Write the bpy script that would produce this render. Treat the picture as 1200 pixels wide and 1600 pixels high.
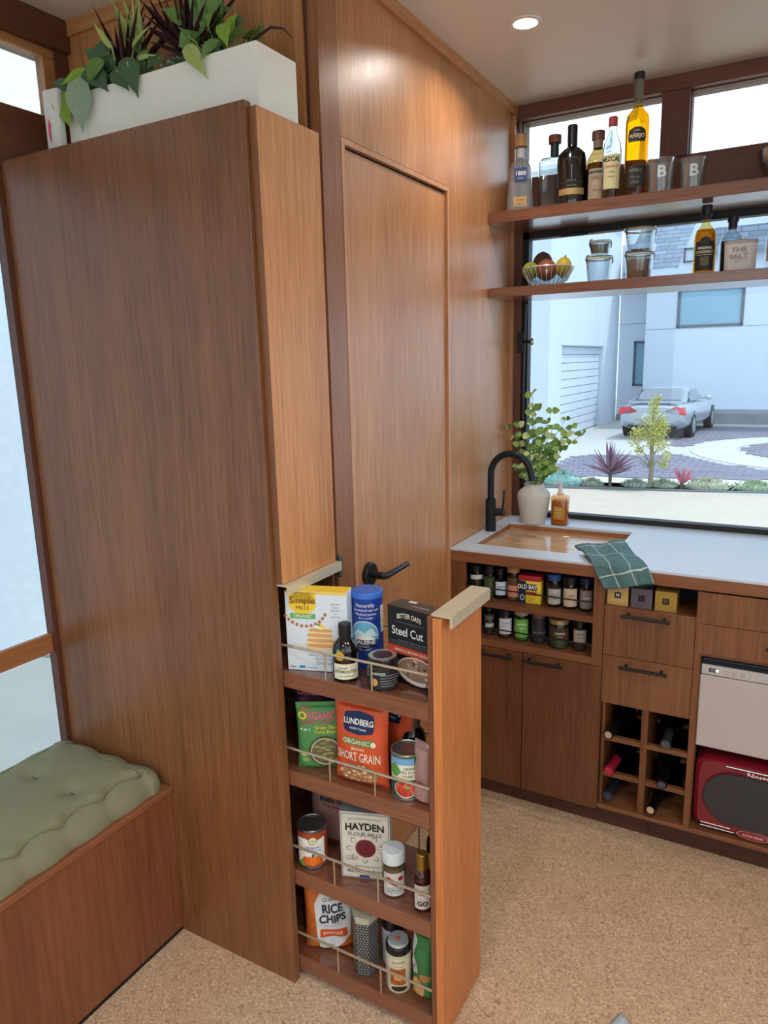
import bpy, bmesh, math, random
from mathutils import Vector, Matrix, noise
PI = math.pi
random.seed(7)
SC = bpy.context.scene
COL = SC.collection
for o in list(bpy.data.objects): bpy.data.objects.remove(o)

# ------------------------------------------------------------------ camera
CAM = Vector((0, 0, 1.537))
def set_camera():
    a, b, c = [math.radians(v) for v in (-29.63807, -11.75699, -1.43405)]
    f = 1124.54
    fwd = Vector((math.sin(a)*math.cos(b), math.cos(a)*math.cos(b), math.sin(b)))
    right = Vector((math.cos(a), -math.sin(a), 0)); up = right.cross(fwd)
    r = right*math.cos(c) + up*math.sin(c); u = -right*math.sin(c) + up*math.cos(c)
    cd = bpy.data.cameras.new('camera'); co = bpy.data.objects.new('camera', cd); COL.objects.link(co)
    m = Matrix((r, u, -fwd)).transposed().to_4x4(); m.translation = CAM
    co.matrix_world = m
    cd.sensor_fit = 'HORIZONTAL'; cd.sensor_width = 36; cd.lens = f*36/1200
    cd.clip_start = 0.02; cd.clip_end = 500
    SC.camera = co
set_camera()

# ------------------------------------------------------------------ world, sun, exposure
SKY = 2.25
SUN = 3.2
LAMP = 4.8
SC.view_settings.view_transform = 'Standard'; SC.view_settings.look = 'None'
SC.view_settings.gamma = 1; SC.view_settings.use_curve_mapping = False
SC.view_settings.exposure = 0.6
SC.cycles.transparent_max_bounces = 32
def set_world():
    w = bpy.data.worlds.new('sky'); SC.world = w; w.use_nodes = True
    nt = w.node_tree; nt.nodes.clear(); N = nt.nodes.new; L = nt.links.new
    tc = N('ShaderNodeTexCoord'); mp = N('ShaderNodeMapping'); mp.inputs['Scale'].default_value = (1.5, 1.5, 4)
    no = N('ShaderNodeTexNoise'); no.inputs['Scale'].default_value = 1.6; no.inputs['Detail'].default_value = 6
    cr = N('ShaderNodeValToRGB'); cr.color_ramp.elements[0].position = .35; cr.color_ramp.elements[1].position = .65
    cr.color_ramp.elements[0].color = (.72, .86, 1, 1); cr.color_ramp.elements[1].color = (.93, .97, 1, 1)
    bg = N('ShaderNodeBackground'); bg.inputs['Strength'].default_value = SKY; out = N('ShaderNodeOutputWorld')
    L(tc.outputs['Generated'], mp.inputs[0]); L(mp.outputs[0], no.inputs[0]); L(no.outputs[0], cr.inputs[0])
    L(cr.outputs[0], bg.inputs[0]); L(bg.outputs[0], out.inputs[0])
    s = bpy.data.lights.new('sun', 'SUN'); s.energy = SUN; s.angle = math.radians(1.5); s.color = (1, .95, .86)
    so = bpy.data.objects.new('sun', s); COL.objects.link(so)
    e = math.radians(62); d = Vector((.72, .69, 0)).normalized()*math.cos(e); d.z = math.sin(e)
    so.rotation_euler = d.to_track_quat('Z', 'Y').to_euler(); so.location = (2, 8, 12)
set_world()

# ------------------------------------------------------------------ materials
def lin(h):
    if isinstance(h, str):
        v = [int(h[i:i+2], 16)/255 for i in (0, 2, 4)]
        return tuple((x/12.92 if x <= .04045 else ((x+.055)/1.055)**2.4) for x in v) + (1,)
    return tuple(h)[:3] + (1,)
MC = {}
def mat(col, rough=.5, metal=0, var=.08, scale=30, bump=0, trans=0, ior=1.45, emit=0, coat=0, spec=.5):
    key = (col, rough, metal, var, scale, bump, trans, ior, emit, coat, spec)
    if key in MC: return MC[key]
    m = bpy.data.materials.new('mat_%d' % len(MC)); m.use_nodes = True
    nt = m.node_tree; b = nt.nodes['Principled BSDF']; N = nt.nodes.new; L = nt.links.new
    c = lin(col)
    b.inputs['Roughness'].default_value = rough; b.inputs['Metallic'].default_value = metal
    b.inputs['Transmission Weight'].default_value = trans; b.inputs['IOR'].default_value = ior
    b.inputs['Coat Weight'].default_value = coat; b.inputs['Specular IOR Level'].default_value = spec
    tc = N('ShaderNodeTexCoord'); no = N('ShaderNodeTexNoise'); no.inputs['Scale'].default_value = scale; no.inputs['Detail'].default_value = 4
    L(tc.outputs['Object'], no.inputs[0])
    mx = N('ShaderNodeMix'); mx.data_type = 'RGBA'
    mx.inputs[6].default_value = tuple(v*(1-var) for v in c[:3])+(1,); mx.inputs[7].default_value = tuple(min(1, v*(1+var)) for v in c[:3])+(1,)
    L(no.outputs[0], mx.inputs[0]); L(mx.outputs[2], b.inputs['Base Color'])
    if bump:
        bp = N('ShaderNodeBump'); bp.inputs['Strength'].default_value = bump; bp.inputs['Distance'].default_value = .002
        L(no.outputs[0], bp.inputs['Height']); L(bp.outputs[0], b.inputs['Normal'])
    if emit:
        b.inputs['Emission Color'].default_value = c; b.inputs['Emission Strength'].default_value = emit
    MC[key] = m; return m
def wood(axis='z', dark='915830', light='d79a66', rough=.33, seed=0, coarse=1.0, coat=0):
    key = ('wood', axis, dark, light, rough, seed, coarse, coat)
    if key in MC: return MC[key]
    m = bpy.data.materials.new('wood_%s_%d' % (axis, len(MC))); m.use_nodes = True
    nt = m.node_tree; b = nt.nodes['Principled BSDF']; N = nt.nodes.new; L = nt.links.new
    tc = N('ShaderNodeTexCoord'); oi = N('ShaderNodeObjectInfo')
    ad = N('ShaderNodeVectorMath'); ad.operation = 'ADD'
    sc = N('ShaderNodeVectorMath'); sc.operation = 'SCALE'; sc.inputs[0].default_value = (7.3, 5.1, 9.7)
    L(oi.outputs['Random'], sc.inputs['Scale']); L(tc.outputs['Object'], ad.inputs[0]); L(sc.outputs[0], ad.inputs[1])
    def mapped(along, across=1):
        mp = N('ShaderNodeMapping'); s = [across]*3; s['xyz'.index(axis)] = along
        mp.inputs['Scale'].default_value = s; mp.inputs['Location'].default_value = (seed, seed*2, seed*3)
        L(ad.outputs[0], mp.inputs[0]); return mp
    def nz(mp, scale, det, dist=0):
        n = N('ShaderNodeTexNoise'); n.inputs['Scale'].default_value = scale; n.inputs['Detail'].default_value = det
        n.inputs['Distortion'].default_value = dist; L(mp.outputs[0], n.inputs[0]); return n
    n1 = nz(mapped(.06), 5*coarse, 3, .6); n2 = nz(mapped(.045), 130*coarse, 4, .3); n3 = nz(mapped(.03), 420, 2)
    r2 = N('ShaderNodeMapRange'); r2.inputs[1].default_value = .3; r2.inputs[2].default_value = .7; L(n2.outputs[0], r2.inputs[0])
    a = N('ShaderNodeMath'); a.operation = 'MULTIPLY_ADD'; a.inputs[1].default_value = .62; L(n1.outputs[0], a.inputs[0])
    q = N('ShaderNodeMath'); q.operation = 'MULTIPLY'; q.inputs[1].default_value = .27; L(r2.outputs[0], q.inputs[0]); L(q.outputs[0], a.inputs[2])
    a2 = N('ShaderNodeMath'); a2.operation = 'MULTIPLY_ADD'; a2.inputs[1].default_value = .30; L(n3.outputs[0], a2.inputs[0]); L(a.outputs[0], a2.inputs[2])
    cr = N('ShaderNodeValToRGB'); cr.color_ramp.elements[0].position = .28; cr.color_ramp.elements[1].position = .85
    cr.color_ramp.elements[0].color = lin(dark); cr.color_ramp.elements[1].color = lin(light)
    L(a2.outputs[0], cr.inputs[0]); L(cr.outputs[0], b.inputs['Base Color'])
    mr = N('ShaderNodeMapRange'); mr.inputs[3].default_value = rough-.05; mr.inputs[4].default_value = rough+.12; L(n2.outputs[0], mr.inputs[0]); L(mr.outputs[0], b.inputs['Roughness'])
    bp = N('ShaderNodeBump'); bp.inputs['Strength'].default_value = .10; bp.inputs['Distance'].default_value = .001
    L(n3.outputs[0], bp.inputs['Height']); L(bp.outputs[0], b.inputs['Normal'])
    b.inputs['Coat Weight'].default_value = coat; b.inputs['Coat Roughness'].default_value = .16 if coat >= .6 else .42
    MC[key] = m; return m
def glass(tint='ffffff', rough=0.0, f=1.0, ex=4, glare_mix=0):
    key = ('glass', tint, rough, f, ex, glare_mix)
    if key in MC: return MC[key]
    m = bpy.data.materials.new('glass_%d' % len(MC)); m.use_nodes = True
    nt = m.node_tree; nt.nodes.clear(); N = nt.nodes.new; L = nt.links.new
    t = N('ShaderNodeBsdfTransparent'); t.inputs[0].default_value = lin(tint)
    g = N('ShaderNodeBsdfGlossy'); g.inputs['Roughness'].default_value = rough
    fw = N('ShaderNodeLayerWeight'); fw.inputs[0].default_value = .5; pw = N('ShaderNodeMath'); pw.operation = 'POWER'; pw.inputs[1].default_value = ex; L(fw.outputs['Facing'], pw.inputs[0])
    lw = N('ShaderNodeMath'); lw.operation = 'MULTIPLY_ADD'; lw.inputs[1].default_value = .8; lw.inputs[2].default_value = .04; L(pw.outputs[0], lw.inputs[0])
    mu = N('ShaderNodeMath'); mu.operation = 'MULTIPLY'; mu.inputs[1].default_value = f; L(lw.outputs[0], mu.inputs[0])
    mx = N('ShaderNodeMixShader'); out = N('ShaderNodeOutputMaterial')
    L(mu.outputs[0], mx.inputs[0]); L(t.outputs[0], mx.inputs[1]); L(g.outputs[0], mx.inputs[2]); 
    if glare_mix:
        df = N('ShaderNodeBsdfDiffuse'); df.inputs[0].default_value = (.85, .9, .95, 1); m2 = N('ShaderNodeMixShader'); m2.inputs[0].default_value = glare_mix  # white diffuse mixed in to stand for bright reflections in the glass
        L(mx.outputs[0], m2.inputs[1]); L(df.outputs[0], m2.inputs[2]); L(m2.outputs[0], out.inputs[0])
    else: L(mx.outputs[0], out.inputs[0])
    MC[key] = m; return m
def cork():
    m = bpy.data.materials.new('cork'); m.use_nodes = True
    nt = m.node_tree; b = nt.nodes['Principled BSDF']; N = nt.nodes.new; L = nt.links.new
    tc = N('ShaderNodeTexCoord')
    n1 = N('ShaderNodeTexNoise'); n1.inputs['Scale'].default_value = 62; n1.inputs['Detail'].default_value = 4; n1.inputs['Distortion'].default_value = 3.2
    n2 = N('ShaderNodeTexNoise'); n2.inputs['Scale'].default_value = 7; n2.inputs['Detail'].default_value = 4; n2.inputs['Distortion'].default_value = 1
    v = N('ShaderNodeTexVoronoi'); v.inputs['Scale'].default_value = 70; v.feature = 'F1'
    for n in (n1, n2, v): L(tc.outputs['Object'], n.inputs['Vector'])
    cr = N('ShaderNodeValToRGB'); e = cr.color_ramp.elements
    e[0].position = .30; e[0].color = lin('9a7a60'); e[1].position = .72; e[1].color = lin('efd4b6')
    k = e.new(.44); k.color = lin('c0a286'); k = e.new(.55); k.color = lin('d4b596')
    mx = N('ShaderNodeMix'); mx.data_type = 'RGBA'; mx.blend_type = 'MULTIPLY'; mx.inputs[0].default_value = .55
    cr2 = N('ShaderNodeValToRGB'); cr2.color_ramp.elements[0].position = .3; cr2.color_ramp.elements[0].color = (.84, .80, .76, 1); cr2.color_ramp.elements[1].position = .65; cr2.color_ramp.elements[1].color = (1, 1, 1, 1)
    L(n1.outputs[0], cr.inputs[0]); L(n2.outputs[0], cr2.inputs[0]); L(cr.outputs[0], mx.inputs[6]); L(cr2.outputs[0], mx.inputs[7])
    m3 = N('ShaderNodeMix'); m3.data_type = 'RGBA'; m3.blend_type = 'MULTIPLY'; cr3 = N('ShaderNodeValToRGB')
    cr3.color_ramp.elements[0].position = .0; cr3.color_ramp.elements[0].color = (.45, .36, .3, 1); cr3.color_ramp.elements[1].position = .22; cr3.color_ramp.elements[1].color = (1, 1, 1, 1)
    m3.inputs[0].default_value = .6; L(v.outputs['Distance'], cr3.inputs[0]); L(mx.outputs[2], m3.inputs[6]); L(cr3.outputs[0], m3.inputs[7])
    L(m3.outputs[2], b.inputs['Base Color']); b.inputs['Roughness'].default_value = .5
    return m

WZ = wood('z', rough=.30, coat=.35); WX = wood('x'); WY = wood('y')
WEND = wood('z', '5c3820', '95613c', .31, 3)           # pantry side: same wood, its shade put into a darker tone
WCAB = wood('z', '55311e', '8c5836', .40, 5)
WCABX = wood('x', '5c3725', '8f5c3c', .38, 5)
WDARK = wood('y', '47261a', '6b3d29', .4, 8)
WDARKZ = wood('z', '47261a', '6b3d29', .4, 8)
WDARKX = wood('x', '4a281c', '6e412d', .4, 8)
WSHELF = wood('x', '5a3424', '83513a', .26, 6, 1.0, 1.0)
WPULL = wood('z', 'a5562a', 'dc8e52', .36, 4)
WRED = wood('z', '5c3020', '8f5638', .42, 9, .7)
WREDY = wood('y', '704028', '9c6240', .42, 9)
BLACK = mat('17181b', .38); BRASS = mat('ddd2b6', .38, .5, .06, 80); WIRE = mat('c9b79b', .35, .7)
CHROME = mat('c8c8c8', .2, 1); WHITE = mat('e9e7e2', .5); DARKGAP = mat('120d0b', .8)

# ------------------------------------------------------------------ mesh helpers
def nb(): return bmesh.new()
def box(bm, x0, x1, y0, y1, z0, z1, bev=0, seg=1):
    r = bmesh.ops.create_cube(bm, size=1)
    vs = r['verts']
    for v in vs: v.co = Vector(((x0+x1)/2+v.co.x*(x1-x0), (y0+y1)/2+v.co.y*(y1-y0), (z0+z1)/2+v.co.z*(z1-z0)))
    if bev:
        es = list({e for v in vs for e in v.link_edges})
        bmesh.ops.bevel(bm, geom=es, offset=bev, segments=seg, affect='EDGES', profile=.5)
    return bm
def loft(bm, secs, n=28, axis='z', capb=True, capt=True, c=(0, 0, 0)):
    "secs: (hx, hy, z, exponent[, cx, cy])"
    rings = []
    for s in secs:
        hx, hy, z, e = s[:4]; cx, cy = (s[4], s[5]) if len(s) > 4 else (0, 0)
        ring = []
        for i in range(n):
            t = 2*PI*i/n; co, si = math.cos(t), math.sin(t)
            x = hx*math.copysign(abs(co)**(2/e), co)+cx; y = hy*math.copysign(abs(si)**(2/e), si)+cy
            p = (x, y, z) if axis == 'z' else ((x, z, y) if axis == 'y' else (z, x, y))
            ring.append(bm.verts.new((p[0]+c[0], p[1]+c[1], p[2]+c[2])))
        rings.append(ring)
    for a, b in zip(rings, rings[1:]):
        for i in range(n):
            j = (i+1) % n; bm.faces.new((a[i], a[j], b[j], b[i]))
    if capb: bm.faces.new(list(reversed(rings[0])))
    if capt: bm.faces.new(rings[-1])
    return bm
def lathe(bm, prof, n=28, c=(0, 0, 0), capb=True, capt=True):
    return loft(bm, [(max(r, 1e-4), max(r, 1e-4), z, 2) for r, z in prof], n, 'z', capb, capt, c)
def tube(bm, pts, r, n=8, cap=True):
    pts = [Vector(p) for p in pts]; rr = r if isinstance(r, (list, tuple)) else [r]*len(pts)
    rings = []; up = None
    for i, p in enumerate(pts):
        t = (pts[min(i+1, len(pts)-1)]-pts[max(i-1, 0)]).normalized()
        if up is None: up = t.orthogonal().normalized()
        up = (up-t*up.dot(t)).normalized(); sd = t.cross(up)
        rings.append([bm.verts.new(p+(up*math.cos(2*PI*k/n)+sd*math.sin(2*PI*k/n))*rr[i]) for k in range(n)])
    for a, b in zip(rings, rings[1:]):
        for k in range(n): bm.faces.new((a[k], a[(k+1) % n], b[(k+1) % n], b[k]))
    if cap: bm.faces.new(list(reversed(rings[0]))); bm.faces.new(rings[-1])
    return bm
def prism(bm, pts, a, b, axis='y'):
    "pts 2D polygon extruded from a to b along axis"
    f = {'y': lambda p, d: (p[0], d, p[1]), 'x': lambda p, d: (d, p[0], p[1]), 'z': lambda p, d: (p[0], p[1], d)}[axis]
    A = [bm.verts.new(f(p, a)) for p in pts]; B = [bm.verts.new(f(p, b)) for p in pts]
    bm.faces.new(A); bm.faces.new(list(reversed(B)))
    for i in range(len(pts)):
        j = (i+1) % len(pts); bm.faces.new((A[j], A[i], B[i], B[j]))
    return bm
def sphere(bm, c, r, sx=1, sy=1, sz=1, u=16, v=10):
    s = bmesh.ops.create_uvsphere(bm, u_segments=u, v_segments=v, radius=r)
    for q in s['verts']: q.co = Vector((q.co.x*sx+c[0], q.co.y*sy+c[1], q.co.z*sz+c[2]))
    return bm
def obj(name, bm, m, parent=None, world=False, loc=None, rot=None, smooth=True, kind=None, label=None):
    if isinstance(bm, bpy.types.Mesh): me = bm
    else:
        if world and parent is not None:
            bmesh.ops.translate(bm, verts=bm.verts, vec=-Vector(root_loc(parent)))
        bmesh.ops.recalc_face_normals(bm, faces=bm.faces)
        if smooth:
            for f in bm.faces: f.smooth = True
            for e in bm.edges:
                if len(e.link_faces) == 2 and e.calc_face_angle(0) > .6: e.smooth = False
        me = bpy.data.meshes.new(name); bm.to_mesh(me); bm.free()
    if m is not None and not me.materials: me.materials.append(m)
    o = bpy.data.objects.new(name, me); COL.objects.link(o)
    if parent is not None: o.parent = parent
    if loc: o.location = loc
    if rot: o.rotation_euler = rot
    if kind: o['kind'] = kind
    if label: o['label'] = label
    return o
def root_loc(p):
    v = Vector((0, 0, 0))
    while p is not None: v = v+p.location; p = p.parent
    return v
def thing(name, label, cat, loc=(0, 0, 0), rz=0, group=None, tilt=None):
    o = bpy.data.objects.new(name, None); COL.objects.link(o); o.empty_display_size = .05
    o.location = loc; o.rotation_euler = tilt if tilt else (0, 0, rz)
    return tag(o, label, cat, group)
def tag(o, label, cat, group=None):
    o['label'] = label; o['category'] = cat
    if group: o['group'] = group
    return o
def struct(name, bm, m, parent=None):
    o = obj(name, bm, m, parent, smooth=False)
    o['kind'] = 'structure'; return o
def sb(name, m, *boxes, parent=None, bev=0):
    bm = nb()
    for b in boxes: box(bm, *b, bev=bev)
    return struct(name, bm, m, parent)
def pb(name, m, parent, *boxes, bev=.001, label=None):
    bm = nb()
    for b in boxes: box(bm, *b, bev=bev)
    return obj(name, bm, m, parent, world=True, label=label)

# ------------------------------------------------------------------ printed labels
TC = {}
def text_mesh(s, bold=0.0):
    k = (s, bold)
    if k in TC: return TC[k]
    cu = bpy.data.curves.new('t', 'FONT'); cu.body = s; cu.size = 1; cu.align_x = 'CENTER'; cu.align_y = 'CENTER'
    cu.resolution_u = 3; cu.offset = bold; cu.fill_mode = 'FRONT'
    ob = bpy.data.objects.new('t', cu); COL.objects.link(ob)
    me = bpy.data.meshes.new_from_object(ob)
    vs = [tuple(v.co[:2]) for v in me.vertices]; fs = [tuple(p.vertices) for p in me.polygons]
    bpy.data.objects.remove(ob); bpy.data.curves.remove(cu); bpy.data.meshes.remove(me)
    TC[k] = (vs, fs); return TC[k]
class Print:
    def __init__(s, parent, mapf, step=.0003):
        s.p = parent; s.f = mapf; s.d = {}; s.step = step
        s.mx = .2 if getattr(mapf, 'is_flat', False) else .0055
    def _add(s, name, m, vs, fs, lvl):
        V, F = s.d.setdefault((name, m), ([], [])); n = len(V)
        V += [(u, v, s.step*lvl) for u, v in vs]; F += [tuple(i+n for i in f) for f in fs]
    def rect(s, u0, v0, u1, v1, m, name='label', lvl=1, nu=1, nv=1):
        vs = [(u0+(u1-u0)*i/nu, v0+(v1-v0)*j/nv) for j in range(nv+1) for i in range(nu+1)]
        fs = [(j*(nu+1)+i, j*(nu+1)+i+1, (j+1)*(nu+1)+i+1, (j+1)*(nu+1)+i) for j in range(nv) for i in range(nu)]
        s._add(name, m, vs, fs, lvl)
    def ell(s, cu, cv, ru, rv, m, name='picture', lvl=2, n=24, rings=3):
        vs = [(cu, cv)]; fs = []
        for k in range(1, rings+1):
            for i in range(n): vs.append((cu+ru*k/rings*math.cos(2*PI*i/n), cv+rv*k/rings*math.sin(2*PI*i/n)))
        for i in range(n): fs.append((0, 1+i, 1+(i+1) % n))
        for k in range(1, rings):
            a = 1+(k-1)*n; b = 1+k*n
            for i in range(n): fs.append((a+i, b+i, b+(i+1) % n, a+(i+1) % n))
        s._add(name, m, vs, fs, lvl)
    def ring(s, cu, cv, ru, rv, w, m, name='picture', lvl=3, n=28, a0=0, a1=2*PI):
        vs = []; fs = []
        for i in range(n+1):
            t = a0+(a1-a0)*i/n
            vs += [(cu+ru*math.cos(t), cv+rv*math.sin(t)), (cu+(ru-w)*math.cos(t), cv+(rv-w)*math.sin(t))]
        for i in range(n): fs.append((2*i, 2*i+2, 2*i+3, 2*i+1))
        s._add(name, m, vs, fs, lvl)
    def poly(s, pts, m, name='picture', lvl=2):
        c = (sum(p[0] for p in pts)/len(pts), sum(p[1] for p in pts)/len(pts)); n = len(pts)
        s._add(name, m, [c]+list(pts), [(0, 1+i, 1+(i+1) % n) for i in range(n)], lvl)
    def text(s, t, size, cu, cv, m, name='lettering', lvl=4, bold=.0, sx=1.0, rot=0, arch=0):
        vs, fs = text_mesh(t, bold); ca, sa = math.cos(rot), math.sin(rot)
        w = max([abs(v[0]) for v in vs]+[1e-6])
        q = [(v[0]*size*sx, v[1]*size+arch*size*(1-(v[0]/w)**2)) for v in vs]
        s._add(name, m, [(cu+x*ca-y*sa, cv+x*sa+y*ca) for x, y in q], fs, lvl)
    def done(s):
        for (name, m), (V, F) in s.d.items():
            me = bpy.data.meshes.new(name); me.from_pydata([tuple(v) for v in V], [], F); me.update()
            bm = bmesh.new(); bm.from_mesh(me)
            for k in range(5):
                if not getattr(s.f, 'is_flat', False): bmesh.ops.triangulate(bm, faces=[f for f in bm.faces if len(f.verts) > 3])
                es = [e for e in bm.edges if e.calc_length() > s.mx]
                if not es: break
                bmesh.ops.subdivide_edges(bm, edges=es, cuts=1)
            bmesh.ops.triangulate(bm, faces=[f for f in bm.faces if len(f.verts) > 4])
            for v in bm.verts: v.co = s.f(v.co.x, v.co.y, v.co.z)
            bm.to_mesh(me); bm.free()
            me.materials.append(m)
            o = bpy.data.objects.new(name, me); COL.objects.link(o); o.parent = s.p
def flat(O, U, V):
    O, U, V = Vector(O), Vector(U).normalized(), Vector(V).normalized(); N = U.cross(V)
    g = lambda u, v, d: O+U*u+V*v+N*d
    g.is_flat = True; return g
def cylm(r, a0, z0=0, cx=0, cy=0):
    return lambda u, v, d: Vector((cx+(r+d)*math.cos(a0+u/r), cy+(r+d)*math.sin(a0+u/r), z0+v))
def facing(x, y): return math.atan2(-y, -x)      # angle from a thing towards the viewer's side of the room
TX = {k: mat(v, .55, var=.02) for k, v in dict(black='15151a', white='f4f2ec', cream='e9e1c9', navy='16244f', red='b8322a', orange='dd6a2c', yellow='f2cc3a',
     green='5fae4c', brown='6b4227', blue='1f4fae', sky='7fc3e0', tan='c79a63', grey='8d8f94', pink='d9838f', gold='b08a3c', dgreen='2f6a3f', lblue='c9dbee', maroon='6e1f2b').items()}

exec_order = []

# ================================================================== ROOM SHELL
XW, YW, ZC, XL = -.985, 2.80, 2.45, -1.82
XR, YF = 1.45, -3.0
M_CEIL = mat('e6dfd8', .42, var=.02, scale=2)
M_WALL = mat('d8d4cc', .6, var=.02)
sb('floor', cork(), (XL-.1, XR+.1, YF-.1, YW+.1, -.04, 0))
sb('ceiling', M_CEIL, (XL-.1, XR+.1, YF-.1, YW+.15, ZC, ZC+.05))
sb('roof', mat('8a8d90', .7), (XL-.5, XR+.5, YF-.5, YW+1.0, 2.68, 2.76))  # unseen slab; overhang past the window added to keep sun off the counter

# partition wall with the door opening
wp = sb('wall_partition', WZ, (-1.04, -.9865, 2.1930, 2.744, 0, ZC), (-1.04, -.9865, 1.5690, 2.1930, 2.0650, ZC))
sb('trim_1', wood('z', '734732', 'ad7550', .30, 2), (-1.012, XW, 1.4865, 1.5665, 0, ZC))
DFR = wood('z', 'a86f48', 'd59c70', .32, 11, 1.0, .4)
sb('trim_2', DFR, (-.9975, XW+.001, 1.5690, 1.5845, 0, 2.0485), (-.9975, XW+.001, 2.1765, 2.1905, 0, 2.0485), (-.9975, XW+.001, 1.5690, 2.1905, 2.0490, 2.0625))
sb('trim_3', DARKGAP, (-1.004, -.998, 1.5660, 1.5872, 0, 2.045), (-1.004, -.998, 2.1735, 2.1945, 0, 2.045), (-1.004, -.998, 1.5660, 2.1945, 2.0455, 2.068), (-1.02, -1.013, 1.560, 1.575, 2.068, ZC))
sb('trim_4', WY, (-1.0, -.974, 1.4865, YW, 2.416, ZC))               # crown along the partition
d = sb('door_1', WZ, (-1.03, -.9925, 1.588, 2.1725, .006, 2.043), bev=.0015)
# lever handle of the door
hb = nb()
loft(hb, [(.034, .034, 0, 2), (.034, .034, .010, 2), (.030, .030, .013, 2)], 28, 'x', c=(-.9925, 1.648, .962))
tube(hb, [(-.985, 1.648, .962), (-.945, 1.648, .962), (-.938, 1.655, .962), (-.937, 1.70, .963), (-.937, 1.775, .965)], [.011, .0105, .010, .0085, .008], 12)
obj('lever_handle', hb, BLACK, d, label='black round rose and lever')
obj('latch_plate', box(nb(), -.9927, -.989, 1.588, 1.5925, .93, 1.0), BLACK, d)

# window wall: framing pieces
WIN = wood('z', '52302a', '7a4a3a', .45, 12); WINX = wood('x', '52302a', '7a4a3a', .45, 12)
sb('wall_back', WINX, (XL-.1, -.99, YW, YW+.12, -.05, ZC), (-.99, XR+.1, YW+.03, YW+.12, -.05, .905), (-.99, XR+.1, YW+.0, YW+.12, 2.004, 2.195))
sb('wall_outer', mat('b9bcc0', .8), (XL-.1, XR+.1, YW+.125, YW+.16, -.6, .88), (XL-.1, -.985, YW+.125, YW+.16, .88, 2.6))
sb('trim_5', WINX, (XW, XR, YW-.015, YW+.1, 2.402, ZC), bev=.001)
sb('trim_6', WINX, (XW, XR, YW-.002, YW+.02, 2.194, 2.199))
sb('trim_7', WIN, (-.972, -.965, YW-.01, YW+.1, 2.195, 2.402))
MUL = sb('trim_8', WIN, (-.468, -.379, YW-.012, YW+.1, 2.195, 2.402), bev=.002)
for i, x in enumerate((.28, .94)): sb('trim_%d' % (9+i), WIN, (x, x+.088, YW-.012, YW+.1, 2.195, 2.402))
sb('trim_11', WZ, (-1.04, XW-.004, 2.748, 2.80, 0, 2.41))
sb('trim_12', DFR, (-.990, -.972, 2.752, 2.768, .91, 2.41))
sb('trim_13', WIN, (-.985, -.945, 2.772, YW+.06, .905, 2.004))
GL = glass('d3dce4')
def pane_window(name, x0, x1, z0, z1, y, fr, fm, gm):
    w = sb(name, fm, (x0, x0+fr, y-.012, y+.03, z0, z1), (x1-fr, x1, y-.012, y+.03, z0, z1), (x0, x1, y-.012, y+.03, z0, z0+fr), (x0, x1, y-.012, y+.03, z1-fr, z1))
    p = obj('pane', box(nb(), x0+fr, x1-fr, y+.004, y+.010, z0+fr, z1-fr), gm, w, smooth=False); return w
w1 = pane_window('window_1', -.947, XR, .9055, 2.003, YW, .024, mat('1b1a1c', .5), GL)
GL2 = glass('e4eaec')
pane_window('window_2', -.965, -.468, 2.2, 2.402, YW+.03, .004, WIN, GL2)
pane_window('window_3', -.379, .28, 2.2, 2.402, YW+.03, .004, WIN, GL2)
pane_window('window_4', .368, .94, 2.2, 2.402, YW+.03, .004, WIN, GL2)
# casement stay on the left jamb
bm = nb(); tube(bm, [(-.935, 2.775, 1.30), (-.932, 2.77, 1.55), (-.928, 2.775, 1.742)], .007); box(bm, -.955, -.932, 2.758, 2.775, 1.56, 1.64, .003)
tube(bm, [(-.935, 2.765, 1.60), (-.905, 2.765, 1.60)], .006)
tag(obj('window_stay', bm, BLACK), 'slim black window stay with a small lever on the left window jamb', 'window stay')
st = bpy.data.objects['window_stay']
obj('knob', sphere(nb(), (-.897, 2.765, 1.60), .011, .7, 1, 1.3), CHROME, st, label='small silver knob')
bm = nb(); box(bm, -.80, -.70, 2.772, 2.788, 1.972, 1.984, .002)
obj('window_hinge', bm, BLACK, w1)

# left wall: windows, bar, beam
xg = -1.80
sb('wall_left', M_WALL, (XL-.1, XL, YF, -1.6, 0, ZC), (XL-.1, XL, -1.6, YW, -.0, .40), (XL-.1, XL, 1.47, YW, 0, ZC))
WBEAM = wood('y', '553222', '7d4c33', .4, 14); WOAK = wood('y', '8c5a35', 'c08a58', .42, 15)
sb('trim_14', WBEAM, (XL-.06, -1.755, -1.6, 1.375, 2.05, 2.186), bev=.002)        # beam under the clerestory
sb('trim_15', WDARK, (XL-.08, -1.775, -1.6, 1.475, 2.372, ZC), bev=.001)          # dark header
sb('trim_16', WOAK, (-1.83, -1.80, -1.6, 1.44, 2.350, 2.374), (-1.83, -1.80, 1.402, 1.436, 2.17, 2.352))
sb('trim_17', WDARKZ, (-1.83, -1.79, 1.436, 1.475, 2.05, 2.40))
sb('trim_18', wood('y', '8a5330', 'b07546', .42, 16), (-1.787, -1.772, -1.6, 1.203, .756, .811), bev=.001)
sb('trim_19', WDARKZ, (-1.792, -1.762, 1.203, 1.2165, .40, 2.05), (-1.80, -1.762, 1.2165, 1.475, 0, 2.046))
sb('trim_20', WDARKZ, (XL-.05, -1.79, -1.6, -1.55, .40, 2.4))
sb('window_5', glass('ccd6e0'), (-1.792, -1.787, -1.55, 1.2165, .40, 2.05))
sb('window_6', glass('dcdfdf'), (-1.818, -1.813, -1.55, 1.42, 2.17, 2.37))
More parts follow.
